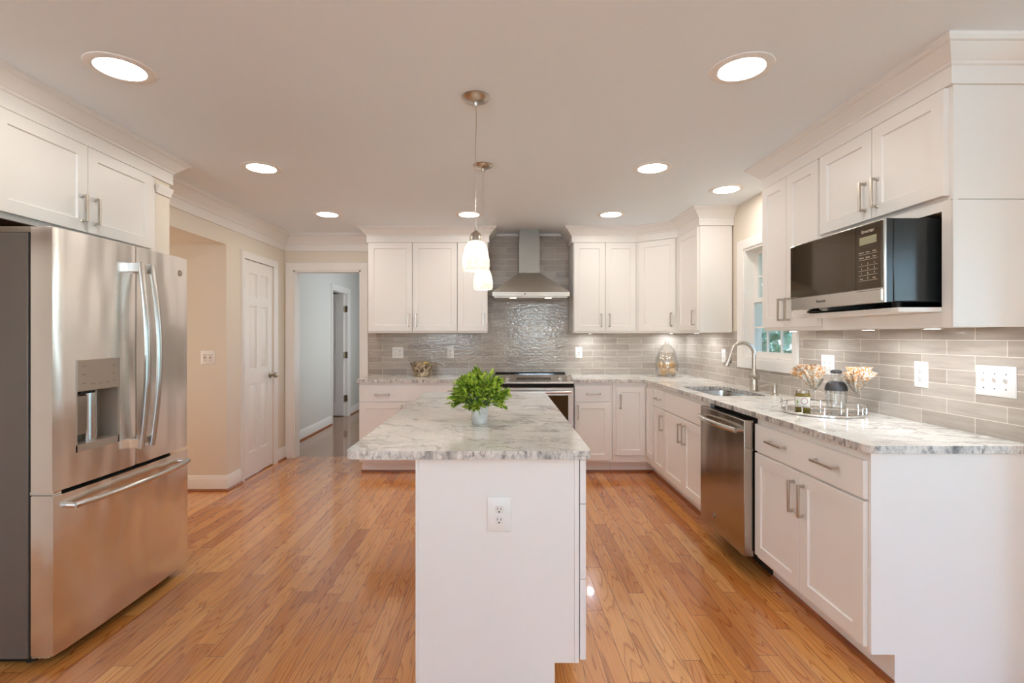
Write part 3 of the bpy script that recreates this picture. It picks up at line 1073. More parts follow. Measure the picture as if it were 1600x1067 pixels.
# corner cabinet
t = thing('base_cabinet', 'white corner base cabinet with a folding door below the glass jar', 'cabinet', (1.6, 5.1, 0), 'white base cabinets')
b = MB(); b.prism([(1.070, YB_F), (XB_R, YB_F), (XB_R, 4.545), (2.003, 4.545), (2.003, YB - .012), (1.070, YB - .012)], .116, CT0 - .0005)
b.build('body', 'cab', t, smooth=0)
b = MB(); b.prism([(1.070, YB_F + .085), (XB_R + .085, YB_F + .085), (XB_R + .085, 4.545), (2.003, 4.545), (2.003, YB - .012), (1.070, YB - .012)], 0, .1155)
b.build('toe_kick', 'cab', t, smooth=0)
fBR = faceW(XB_R); dBR = 2.003 - XB_R
b = MB(fBB); b.shaker(1.105, 1.383, .185, .840, 0, .019, .052)
o = b.build('door', 'cab', t)
pull(fBB, 1.142, .70, 'v', PV, o)
b = MB(fBR); b.shaker(4.560, 4.776, .185, .840, 0, .019, .052)
b.build('door', 'cab', t)
base('narrow white base cabinet between the corner and the sink cabinet', fBR, 4.243, 4.543,
     [('drawer', 4.246, 4.540, RB, RT, [(4.39, .775, 'h', PV)]), ('door', 4.246, 4.540, DB, DT, [(4.285, .58, 'v', PV)])], dBR)
t = thing('base_cabinet', 'white sink cabinet with two doors under a plain drawer front', 'cabinet', (1.6, 3.79, 0), 'white base cabinets')
b = MB(fBR)
b.box(3.349, 4.241, -.02, 0, .116, CT0 - .0005); b.box(3.349, 3.367, -dBR, -.0205, .116, CT0 - .0005)
b.box(4.223, 4.241, -dBR, -.0205, .116, CT0 - .0005); b.box(3.3675, 4.2225, -dBR, -.0205, .116, .134)
b.build('body', 'cab', t, smooth=0)
b = MB(fBR); b.box(3.349, 4.241, -dBR, -.085, 0, .116); b.build('toe_kick', 'cab', t, smooth=0)
fronts(fBR, t, [('drawer', 3.352, 4.238, RB, RT, []), ('door', 3.352, 3.794, DB, DT, [(3.752, .58, 'v', .15)]), ('door', 3.796, 4.238, DB, DT, [(3.838, .58, 'v', .15)])])
t = base('white base cabinet with a wide two-pull drawer at the near end of the run', fBR, 1.905, 2.733,
     [('drawer', 1.908, 2.728, RB, .848, [(2.50, .782, 'h', .15), (2.12, .782, 'h', .15)]),
      ('door', 1.908, 2.318, DB, DT, [(2.280, .57, 'v', .15)]), ('door', 2.320, 2.728, DB, DT, [(2.358, .57, 'v', .15)])], dBR, toe=False)
b = MB(fBR); b.box(1.906, 2.732, -dBR, -.085, 0, .116); b.build('toe_kick', 'cab', t, smooth=0)
b = MB(faceS(1.905))
b.plate([(XB_R + .085, 0), (2.003, 0), (2.003, CT0 - .001), (XB_R - .004, CT0 - .001), (XB_R - .004, .118), (XB_R + .085, .118)], 0, .015)
b.build('end_panel', 'cab', t, bevel=.001)
# oak shoe molding along the toe kicks
SH2 = [(0, 0), (.016, 0), (.015, .009), (.010, .017), (0, .019)]
b = MB(); b.sweep([(-1.363, YB_F + .085), (-.073, YB_F + .085)], SH2, -1)
struct(b.build('trim_13', 'shoe'), 'stained wood shoe molding under the left back cabinets', 'trim')
b = MB(); b.sweep([(.70, YB_F + .085), (XB_R + .085, YB_F + .085), (XB_R + .085, 3.349)], SH2, -1)
struct(b.build('trim_14', 'shoe'), 'stained wood shoe molding under the corner and sink cabinets', 'trim')
b = MB(); b.sweep([(XB_R + .085, 2.732), (XB_R + .085, 1.89)], SH2, -1)
struct(b.build('trim_15', 'shoe'), 'stained wood shoe molding under the near right cabinet', 'trim')

# ---- worktops
def rounded(pts, rads, n=6):
    out = []
    m = len(pts)
    for i, p in enumerate(pts):
        r = rads[i]
        p = Vector(p)
        if r <= 0:
            out.append(tuple(p)); continue
        a = (Vector(pts[i - 1]) - p).normalized(); c = (Vector(pts[(i + 1) % m]) - p).normalized()
        ang = a.angle(c)
        dd = r / math.tan(ang / 2)
        cen = p + (a + c).normalized() * (r / math.sin(ang / 2))
        s0 = p + a * dd - cen; s1 = p + c * dd - cen
        a0 = math.atan2(s0.y, s0.x); a1 = math.atan2(s1.y, s1.x)
        da = (a1 - a0 + PI) % (2 * PI) - PI
        for k in range(n + 1):
            an = a0 + da * k / n
            out.append((cen.x + r * math.cos(an), cen.y + r * math.sin(an)))
    return out
def slab_obj(name, outer, holes, z0, z1, bevel=.003):
    bm = bmesh.new()
    def loop(pts):
        vs = [bm.verts.new((x, y, z1)) for x, y in pts]
        return [bm.edges.new((vs[i], vs[(i + 1) % len(vs)])) for i in range(len(vs))]
    es = loop(outer)
    for h in holes:
        es += loop(h)
    bmesh.ops.triangle_fill(bm, use_beauty=True, use_dissolve=False, edges=es)
    r = bmesh.ops.extrude_face_region(bm, geom=list(bm.faces))
    bmesh.ops.translate(bm, vec=(0, 0, z0 - z1), verts=[v for v in r['geom'] if isinstance(v, bmesh.types.BMVert)])
    bmesh.ops.recalc_face_normals(bm, faces=bm.faces)
    for fc in bm.faces:
        fc.material_index = 1 if abs(fc.normal.z) < .5 else 0
    cx = sum(p[0] for p in outer) / len(outer); cy = sum(p[1] for p in outer) / len(outer)
    bmesh.ops.translate(bm, vec=(-cx, -cy, -z0), verts=bm.verts)
    me = bpy.data.meshes.new(name); bm.to_mesh(me); bm.free()
    me.materials.append(M['granite']); me.materials.append(M['edge'])
    o = bpy.data.objects.new(name, me); COL.objects.link(o); o.location = (cx, cy, z0)
    md = o.modifiers.new('bevel', 'BEVEL'); md.width = bevel; md.segments = 3; md.limit_method = 'ANGLE'; md.angle_limit = math.radians(50)
    return o
SX0, SX1, SY0, SY1 = 1.475, 1.845, 3.44, 4.10
CF = 1.375
outer = rounded([(.695, 4.755), (CF, 4.755), (CF, 1.868), (2.003, 1.868), (2.003, YB - .012), (.695, YB - .012)],
                [0, .02, .035, 0, 0, 0])
hole = rounded([(SX0, SY0), (SX1, SY0), (SX1, SY1), (SX0, SY1)], [.06] * 4)
tag(slab_obj('countertop', outer, [hole], CT0, CT1), 'L-shaped white and grey granite worktop holding the sink and tray', 'countertop')
outer = rounded([(-1.385, 4.755), (-.070, 4.755), (-.070, YB - .012), (-1.385, YB - .012)], [.02, 0, 0, 0])
tag(slab_obj('countertop', outer, [], CT0, CT1), 'granite worktop under the mosaic bowl, left of the range', 'countertop')
outer = rounded([(-.558, 1.781), (.324, 1.781), (.324, 3.662), (-.558, 3.662)], [.03] * 4)
tag(slab_obj('countertop', outer, [], CT0, CT1, .004), 'white and grey granite top of the island with the potted plant', 'countertop')

# ---- island cabinet
t = thing('island_cabinet', 'white kitchen island cabinet with an outlet on its near end', 'kitchen island', (-.01, 2.7, 0))
IX0, IX1, IY0, IY1 = -.316, .288, 1.842, 3.625
fI = faceS(IY0)
b = MB(); b.box(IX0 + .004, IX1, IY0 + .016, IY1, .120, CT0 - .0005); b.box(IX0 + .004, IX1 - .09, IY0 + .016, IY1, 0, .12)
b.build('body', 'cab', t, smooth=0)
b = MB(fI); b.plate([(IX0 + .012, 0), (IX1 - .09, 0), (IX1 - .09, .118), (IX1 - .018, .118), (IX1 - .018, CT0 - .001), (IX0 + .012, CT0 - .001)], -.0155, -.002)
b.build('end_panel', 'cab', t, smooth=0)
b = MB(fI)
b.box(IX0, IX0 + .0115, -.0155, .0, 0, CT0 - .001)
b.build('corner_trim', 'cab', t, bevel=.001)
b = MB(fI); b.box(IX1 - .0175, IX1, -.0155, .0, .118, CT0 - .001)
b.build('corner_trim', 'cab', t, bevel=.001)
fIE = faceE(IX1)
for z0, z1 in ((.128, .424), (.428, .702), (.706, .866)):
    b = MB(fIE); b.slab(IY0 + .004, IY0 + .46, z0, z1, .004, .022)
    b.build('drawer', 'cab', t)
for u in (IY0 + .466, IY0 + .92, IY0 + 1.374):
    b = MB(fIE); b.slab(u, min(u + .45, IY1 - .004), .706, .866, .004, .022); b.build('drawer', 'cab', t)
    b = MB(fIE); b.shaker(u, min(u + .45, IY1 - .004), .128, .702, .004, .022); b.build('door', 'cab', t)

# ================================================================== APPLIANCES
# ---- refrigerator
FX, FY0, FY1, FYM = -1.78, 1.995, 2.850, 2.435
t = thing('refrigerator', 'stainless french-door refrigerator with ice dispenser', 'refrigerator', (-2.2, 2.42, 0))
b = MB(); b.box(-2.60, FX - .115, FY0 + .004, FY1 - .004, .03, 1.742)
b.build('case', 'fridgeside', t, bevel=.004)
b = MB(); b.box(-2.58, FX - .10, FY0 + .02, FY1 - .02, .012, .06)
for y in (FY0 + .05, FY1 - .05):
    b.lathe([(0, 0), (.02, 0), (.02, .03), (0, .03)], (FX - .14, y, 0), n=12)
    b.lathe([(0, 0), (.02, 0), (.02, .03), (0, .03)], (-2.5, y, 0), n=12)
b.build('base_grille', 'black', t, smooth=0)
b = MB(); b.box(FX - .117, FX - .103, FY0 + .012, FY1 - .012, .04, 1.74)
b.build('gasket', 'gap', t, smooth=0)
b = MB(); b.box(-2.30, FX - .055, FY0 + .003, FY0 + .06, 1.7425, 1.764); b.box(FX - .06, FX - .03, FY0 + .005, FY0 + .055, 1.742, 1.758)
b.lathe([(0, 0), (.014, 0), (.014, .018), (0, .018)], (FX - .05, FY0 + .025, 1.75), n=16)
b.build('hinge_cover', 'nickel', t, bevel=.002)
b = MB(); b.box(-2.30, FX - .055, FY1 - .06, FY1 - .003, 1.7425, 1.764)
b.build('hinge_cover', 'nickel', t, bevel=.002)
def bowed(b, y0, y1, z0, z1, xf, xb, bow=.012, n=10, ends=(True, True)):
    """door slab with a gently bowed front (towards +X)"""
    ym, hw = (FY0 + FY1) / 2, (FY1 - FY0) / 2
    def fx(y):
        return xf - bow * ((y - ym) / hw) ** 2
    ys = [y0 + (y1 - y0) * k / n for k in range(n + 1)]
    pts = [(xb, y0)] + [(fx(y) - (.006 if (k == 0 and ends[0]) or (k == n and ends[1]) else 0), y) for k, y in enumerate(ys)] + [(xb, y1)]
    b.prism(pts, z0, z1)
    return fx
ZD0, ZD1 = .700, 1.762
DY0, DY1, DZ0, DZ1 = 2.095, 2.325, .835, 1.225
# near door is built round the dispenser opening
b = MB()
bowed(b, FY0, DY0, ZD0, ZD1, FX + .004, FX - .10, n=4, ends=(True, False))
bowed(b, DY1, FYM - .002, ZD0, ZD1, FX + .004, FX - .10, n=4, ends=(False, True))
bowed(b, DY0, DY1, DZ1, ZD1, FX + .004, FX - .10, n=5, ends=(False, False))
bowed(b, DY0, DY1, ZD0, DZ0, FX + .004, FX - .10, n=5, ends=(False, False))
doorL = b.build('door', 'steel', t, smooth=50)
fF = faceE(FX)
b = MB(fF); b.slab(DY0, DY1, 1.090, DZ1, -.02, .022)
pan = b.build('dispenser_panel', 'dispenser', doorL)
b = MB(fF)
for u, z in ((.035, .105), (.035, .070), (.035, .032), (.082, .026), (.122, .026), (.162, .026), (.200, .032), (.197, .066), (.197, .100)):
    b.box(DY0 + u - .010, DY0 + u + .010, .002, .0024, 1.09 + z, 1.0925 + z)
b.build('button_lettering', 'print', pan, smooth=0)
b = MB(fF)
b.box(DY0, DY1, -.095, -.090, DZ0, 1.09); b.box(DY0, DY0 + .004, -.09, -.001, DZ0, 1.09)
b.box(DY1 - .004, DY1, -.09, -.001, DZ0, 1.09); b.box(DY0, DY1, -.09, -.001, DZ0, DZ0 + .03)
b.build('dispenser_cavity', 'dispenser', doorL, smooth=0)
b = MB(); b.tube([(FX - .060, 2.222, DZ0 + .03), (FX - .060, 2.222, 1.088)], .034, 20)
b.build('dispenser_column', 'steel_plain', doorL)
b = MB(fF); b.slab(DY0 + .012, DY0 + .062, .905, 1.070, -.030, .018)
b.build('ice_paddle', 'steel_plain', doorL)
b = MB(fF); b.box(DY0 + .04, DY0 + .12, -.07, -.02, 1.076, 1.0895)
b.build('ice_chute', 'black', doorL, smooth=0)
b = MB(); bowed(b, FYM + .002, FY1, ZD0, ZD1, FX + .004, FX - .10, n=8)
doorR = b.build('door', 'steel', t, smooth=50)
def arc_handle(y, lean):
    b = MB()
    n = 22
    rows = []
    for k in range(n + 1):
        a = k / n
        z = .785 + (1.680 - .785) * a
        bow = math.sin(PI * a)
        x = FX + .050 + .036 * bow
        yy = y + lean * (.006 * bow)
        w, d = .0165, .013
        i = []
        for j in range(10):
            an = 2 * PI * j / 10
            i.append((x + d * math.cos(an), yy + w * math.sin(an), z))
        r0 = len(b.v); b.v += [Vector(p) for p in i]; rows.append(list(range(r0, r0 + 10)))
    for r, s in zip(rows, rows[1:]):
        for j in range(10):
            b.face([r[j], r[(j + 1) % 10], s[(j + 1) % 10], s[j]])
    b.face(rows[0][::-1]); b.face(rows[-1])
    return b
for y, dr, ln in ((FYM - .036, doorL, -1), (FYM + .036, doorR, 1)):
    h = arc_handle(y, ln).build('handle', 'steel_plain', dr)
    for z in (.81, 1.655):
        b = MB(); b.box(FX - .006, FX + .052, y - .012, y + .012, z - .022, z + .022)
        b.build('handle_mount', 'chrome', dr, bevel=.002)
b = MB(); bp = (FX + .0, 2.772, 1.675)
b.lathe([(0, 0), (.017, 0), (.017, .003), (.0145, .004), (.0135, .003), (0, .003)], (FX - .0045, 2.772, 1.675), (1, 0, 0), 28)
bd = b.build('badge', 'bronze', doorR)
b = MB(fF); b.text('GE', .016, 2.772, 1.675, -.0012)
b.build('badge_lettering', 'steel_plain', doorR)
b = MB(); bowed(b, FY0, FY1, .045, .683, FX + .008, FX - .10, n=14)
fz = b.build('freezer_drawer', 'steel', t, smooth=50)
b = MB(); pts = []
for k in range(25):
    a = k / 24
    y = FY0 + .055 + (FY1 - FY0 - .11) * a
    pts.append((FX + .028 + .042 * math.sin(PI * a) ** .8, y, .630))
b.tube(pts, .0135, 12)
b.build('handle', 'steel_plain', fz)
for y in (FY0 + .06, FY1 - .06):
    b = MB(); b.tube([(FX - .01, y, .630), (FX + .034, y, .630)], .011, 12)
    b.build('handle_mount', 'chrome', fz)
b = MB(); b.box(FX - .13, FX - .02, FY0 + .01, FY0 + .05, .684, .698)
b.build('hinge', 'chrome', t, bevel=.001)
b = MB(); b.box(FX - .10, FX - .03, FY0 + .003, FY0 + .03, .034, .042)
b.build('hinge', 'chrome', t, bevel=.001)

# ---- range
RX0, RX1 = -.066, .694
RC = (RX0 + RX1) / 2
t = thing('range', 'stainless slide-in range beneath the hood', 'stove', (RC, 5.1, 0))
b = MB(); b.box(RX0, RX1, 4.79, YB - .014, .05, .905)
b.box(RX0 + .02, RX1 - .02, 4.85, YB - .03, 0, .05)
b.build('body', 'black', t, smooth=0)
b = MB(); b.box(RX0 - .001, RX1 + .001, 4.94, YB - .05, .905, .920)
b.build('cooktop', 'blackglass', t, bevel=.002)
b = MB(); b.box(RX0 + .005, RX1 - .005, YB - .075, YB - .014, .905, .940)
b.build('rear_vent', 'blackglass', t, bevel=.004)
b = MB(Frame((0, 0, 0), (0, 1, 0), (1, 0, 0)))
b.plate([(4.735, .876), (4.735, .894), (4.925, .944), (4.965, .944), (4.975, .920), (4.975, .876)], RX0, RX1)
cp = b.build('control_panel', 'steel_plain', t, bevel=.002)
sl = Vector((0, -(.944 - .894), .19)).normalized()
fC = Frame((0, 4.83, .919), (1, 0, 0), sl)
def onpanel(u, d, w):
    p = Vector((u, 4.83, .919)) + sl * d + Vector((0, .19, .05)).normalized() * w
    return p
b = MB(); b.f = lambda u, d, z: onpanel(u, d, z)
b.box(RC - .165, RC + .165, .0005, .0025, -.035, .020)
b.build('display', 'blackglass', cp, smooth=0)
b = MB(); b.f = lambda u, d, z: onpanel(u, d, z)
for k in range(12):
    b.box(RC - .15 + k * .026, RC - .137 + k * .026, .0025, .0029, -.024, -.021)
    b.box(RC - .15 + k * .026, RC - .137 + k * .026, .0025, .0029, .002, .004)
b.build('display_lettering', 'printlight', cp, smooth=0)
for x in (RX0 + .045, RX0 + .125, RX1 - .125, RX1 - .045):
    b = MB(); b.lathe([(0, 0), (.024, 0), (.024, .006), (.019, .010), (.017, .030), (.014, .033), (0, .033)], onpanel(x, 0, -.01), sl, 20)
    b.build('knob', 'steel_plain', t)
fR = faceS(4.79)
b = MB(fR); b.slab(RX0 + .004, RX1 - .004, .235, .838, 0, .042)
od = b.build('oven_door', 'steel_plain', t)
b = MB(fR); b.slab(RX0 + .055, RX1 - .055, .300, .765, .036, .010)
b.build('oven_window', 'ovenglass', od)
b = MB(); b.tube([(RX0 + .035, 4.79 - .085, .800), (RX1 - .035, 4.79 - .085, .800)], .014, 14)
for x in (RX0 + .05, RX1 - .05):
    b.tube([(x, 4.79 - .04, .800), (x, 4.79 - .085, .800)], .010, 10)
b.build('handle', 'steel_plain', od)
b = MB(fR); b.slab(RX0 + .004, RX1 - .004, .06, .228, 0, .04); b.build('storage_drawer', 'steel_plain', t)
b = MB(fR); b.box(RX0 + .004, RX1 - .004, .0, .004, .838, .876); b.build('door_gap', 'gap', t, smooth=0)

# ---- range hood
HC = .293
HX0, HX1 = HC - .380, HC + .380
HB = YB - .012
t = thing('range_hood', 'stainless chimney range hood on the tiled back wall', 'range hood', (HC, 5.2, 1.717))
b = MB()
zb, zl, zt = 1.720, 1.762, 1.985
yf = 4.895
A = [(HX0, yf), (HX1, yf), (HX1, HB), (HX0, HB)]
c0, c1, cyf = HC - .108, HC + .108, 5.185
B_ = [(c0 - .004, cyf - .004), (c1 + .004, cyf - .004), (c1 + .004, HB), (c0 - .004, HB)]
ia = [b.pt(x, y, zl) for x, y in A]; ib = [b.pt(x, y, zt) for x, y in B_]
for k in range(4):
    b.face([ia[k], ia[(k + 1) % 4], ib[(k + 1) % 4], ib[k]])
b.face(ia[::-1]); b.face(ib)
b.build('canopy', 'steel_dark', t, smooth=0)
b = MB(); b.box(HX0, HX1, yf, HB, zb, zl); lip = b.build('lip', 'steel_dark', t, bevel=.0015)
b = MB(); b.box(c0, c1, cyf, HB, zt, 2.345); b.build('chimney', 'steel_chimney', t, bevel=.001)
b = MB(); b.box(c0 + .005, c1 - .005, cyf + .005, HB, 2.345, CZ - .001); b.build('chimney_extension', 'steel_chimney', t, smooth=0)
b = MB(faceS(yf))
for k in range(6):
    b.box(HC - .035 + k * .017, HC - .029 + k * .017, 0, .002, 1.739, 1.744)
b.build('button', 'printlight', t, smooth=0)
b = MB(); b.lathe([(0, 0), (.007, 0), (.007, .003), (0, .003)], (HC - .060, yf, 1.7415), (0, -1, 0), 16)
b.build('power_button', 'black', t)
b = MB(); b.box(HX0 + .02, HX1 - .02, yf + .02, HB - .01, zb - .012, zb - .0005); b.build('filter', 'steel_dark', t, smooth=0)
for x in (HC - .175, HC + .175):
    b = MB(); b.lathe([(0, 0), (.034, 0), (.034, -.004), (0, -.006)], (x, yf + .075, zb - .012), n=24)
    b.build('lamp', 'hoodlamp', t)

# ---- dishwasher
t = thing('dishwasher', 'stainless dishwasher between the sink cabinet and near base cabinet', 'dishwasher', (1.6, 3.04, 0))
wy0, wy1 = 2.738, 3.344
b = MB(); b.box(1.43, 2.0, wy0, wy1, .10, .872); b.build('tub', 'gap', t, smooth=0)
b = MB(); b.box(1.50, 1.55, wy0, wy1, 0, .10); b.build('toe_panel', 'black', t, smooth=0)
fDW = faceW(1.386)
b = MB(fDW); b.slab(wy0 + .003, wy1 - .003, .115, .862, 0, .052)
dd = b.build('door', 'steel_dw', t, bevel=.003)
b = MB(); pts = []
for k in range(17):
    a = k / 16
    pts.append((1.334 - .026 - .026 * math.sin(PI * a), wy0 + .045 + (wy1 - wy0 - .09) * a, .800))
b.tube(pts, .015, 14); b.build('handle', 'steel_plain', dd)
for y in (wy0 + .055, wy1 - .055):
    b = MB(); b.tube([(1.335, y, .80), (1.306, y, .80)], .011, 10)
    b.build('handle_mount', 'chrome', dd)
b = MB(); b.lathe([(0, 0), (.016, 0), (.016, .003), (.0135, .004), (.0125, .003), (0, .003)], (1.334, 3.13, .205), (-1, 0, 0), 24)
b.build('badge', 'bronze', dd)
b = MB(Frame((1.334, 0, 0), (0, -1, 0), (-1, 0, 0))); b.text('GE', .014, -3.13, .205, .0032)
b.build('badge_lettering', 'steel_plain', dd)

# ---- microwave
mx, my0, my1, mz0, mz1 = 1.523, 1.985, 2.622, 1.4617, 1.796
t = thing('microwave', 'stainless and black microwave sticking out of its cabinet niche', 'microwave', (1.75, 2.3, 1.4385))
b = MB(); b.box(mx + .040, 1.985, my0 + .004, my1 - .004, mz0, mz1); b.build('body', 'mwside', t, bevel=.004)
b = MB(); b.box(mx + .008, mx + .0385, my0 + .003, my1 - .003, mz0 - .001, mz1 + .0); b.build('front_rim', 'mwside', t, bevel=.002)
fM = Frame((mx, 0, 0), (0, 1, 0), (-1, 0, 0))
b = MB(fM); b.slab(my0, my1, mz0 - .002, mz1 - .001, -.010, .010)
fo = b.build('face', 'steel_plain', t, bevel=.001)
sp = my0 + .150
b = MB(fM); b.slab(sp + .001, my1 - .004, mz0 + .058, mz1 - .007, 0, .006)
b.build('door_window', 'mwdoor', t)
b = MB(fM); b.slab(my0 + .010, sp - .001, mz0 + .058, mz1 - .007, 0, .006)
kp = b.build('control_panel', 'mwdoor', t)
b = MB(fM); b.slab(my0 + .010, sp - .002, mz0 + .006, mz0 + .052, 0, .005); b.build('open_button', 'steel_plain', t)
fMt = Frame((mx, 0, 0), (0, -1, 0), (-1, 0, 0))   # text runs left to right for the viewer
cm = (my0 + .010 + sp) / 2
b = MB(fM); b.box(cm - .048, cm + .048, .006, .0066, mz1 - .090, mz1 - .058); b.build('display', 'lcd', kp, smooth=0)
b = MB(fMt)
b.text('Inverter', .022, -cm, mz1 - .036, .0062)
for r_, row in enumerate((('Popcorn', 'Sensor', 'Quick'), ('Defrost', 'Reheat', 'Timer'))):
    for c_, tx in enumerate(row):
        b.text(tx, .0085, -cm + (c_ - 1) * .036, mz1 - .122 - r_ * .022, .0062)
for r_, row in enumerate(('123', '456', '789')):
    for c_, tx in enumerate(row):
        b.text(tx, .011, -cm + (c_ - 1) * .036, mz1 - .170 - r_ * .020, .0062)
b.text('Stop', .009, -cm - .036, mz1 - .232, .0062); b.text('0', .011, -cm, mz1 - .230, .0062); b.text('Start', .009, -cm + .036, mz1 - .232, .0062)
for z in (.131, .153, .178, .198, .218, .240):
    b.box(-cm - .052, -cm + .052, .006, .0063, mz1 - z - .0006, mz1 - z + .0006)
b.build('keypad_lettering', 'printlight', kp, smooth=0)
b = MB(fMt); b.text('Panasonic', .018, -(sp + my1) / 2, mz0 + .030, .0002); b.build('brand_lettering', 'black', fo, smooth=0)
for y in (my0 + .05, my1 - .06):
    for x in (mx + .09, 1.93):
        b = MB(); b.lathe([(0, 0), (.013, 0), (.018, .0235), (0, .0235)], (x, y, 1.4382), n=14); b.build('foot', 'black', t)
b = MB()
b.tube([(1.60, 2.18, 1.4445), (1.585, 2.30, 1.4445), (1.577, 2.42, 1.4445), (1.573, 2.47, 1.4455)], [.004, .004, .005, .006], 8)
b.tube([(1.573, 2.46, 1.448), (1.571, 2.49, 1.449), (1.567, 2.53, 1.449), (1.565, 2.555, 1.448)], [.006, .0105, .010, .002], 10)
tag(b.build('power_cord', 'black'), 'black cord end lying on the white shelf under the microwave', 'cord')

# ================================================================== SINK AREA
t = thing('sink', 'undermount stainless steel sink set in the right worktop', 'sink', ((SX0 + SX1) / 2, (SY0 + SY1) / 2, .70))
def ring(x0, x1, y0, y1, r, z):
    return [Vector((p[0], p[1], z)) for p in rounded([(x0, y0), (x1, y0), (x1, y1), (x0, y1)], [r] * 4, 5)]
b = MB()
rs = [ring(SX0 - .02, SX1 + .02, SY0 - .02, SY1 + .02, .07, CT0 - .003), ring(SX0 - .003, SX1 + .003, SY0 - .003, SY1 + .003, .06, CT0 - .003),
      ring(SX0 + .008, SX1 - .008, SY0 + .008, SY1 - .008, .06, .72), ring(SX0 + .035, SX1 - .035, SY0 + .035, SY1 - .035, .05, .695)]
idx = []
for r_ in rs:
    k0 = len(b.v); b.v += r_; idx.append(list(range(k0, k0 + len(r_))))
for a, c in zip(idx, idx[1:]):
    n = len(a)
    for k in range(n):
        b.face([a[k], a[(k + 1) % n], c[(k + 1) % n], c[k]])
b.face(idx[-1])
b.build('basin', 'steel_plain', t, solid=.002)
b = MB(); b.lathe([(0, 0), (.045, 0), (.045, .003), (.03, .004), (0, .002)], ((SX0 + SX1) / 2, (SY0 + SY1) / 2, .697), n=24)
b.build('drain', 'chrome', t)

fx_, fy_ = 1.912, 3.775
t = thing('faucet', 'tall gooseneck pull-down faucet in brushed nickel behind the sink', 'faucet', (fx_, fy_, CT1))
b = MB(); b.lathe([(0, 0), (.029, 0), (.030, .006), (.026, .012), (.025, .085), (.024, .12), (.019, .135), (.016, .16), (.0135, .20), (0, .20)], (fx_, fy_, CT1), n=28)
b.build('base', 'nickel', t)
b = MB()
pts = [(fx_, fy_, CT1 + .19), (fx_, fy_, CT1 + .27)]
R_ = .088
cz = CT1 + .275
for k in range(0, 15):
    a = PI * k / 14 * .93
    pts.append((fx_ - R_ + R_ * math.cos(a), fy_, cz + R_ * math.sin(a) * 1.0))
b.tube(pts, [.0145] * 2 + [.0135] * 15, 16)
b.build('spout', 'nickel', t)
ex = Vector(pts[-1]); dv = (Vector(pts[-1]) - Vector(pts[-2])).normalized()
b = MB(); b.tube([ex, ex + dv * .03, ex + dv * .07, ex + dv * .105, ex + dv * .112], [.0145, .0165, .019, .0215, .020], 18)
hd = b.build('spray_head', 'nickel', t)
b = MB(); q = ex + dv * .065
b.box(q.x + .014, q.x + .022, fy_ - .008, fy_ + .008, q.z - .025, q.z + .02)
b.build('spray_button', 'black', hd, bevel=.002)
b = MB()
b.tube([(fx_, fy_ - .020, CT1 + .105), (fx_, fy_ - .062, CT1 + .105)], [.018, .016], 16)
b.tube([(fx_, fy_ - .050, CT1 + .108), (fx_ - .030, fy_ - .056, CT1 + .112), (fx_ - .075, fy_ - .060, CT1 + .112)], [.008, .007, .006], 10)
b.build('lever', 'nickel', t)
sx_, sy_ = 1.925, 3.515
t = thing('soap_dispenser', 'small nickel soap pump on the worktop beside the faucet', 'soap dispenser', (sx_, sy_, CT1))
b = MB(); b.lathe([(0, 0), (.024, 0), (.024, .006), (.016, .012), (.015, .030), (.013, .040), (0, .040)], (sx_, sy_, CT1), n=24); b.build('base', 'nickel', t)
b = MB(); b.tube([(sx_, sy_, CT1 + .038), (sx_, sy_, CT1 + .075)], .016, 18); b.build('pump', 'nickel', t)
b = MB(); b.tube([(sx_, sy_, CT1 + .064), (sx_ - .05, sy_, CT1 + .068), (sx_ - .105, sy_, CT1 + .056)], [.009, .008, .006], 12); b.build('nozzle', 'nickel', t)

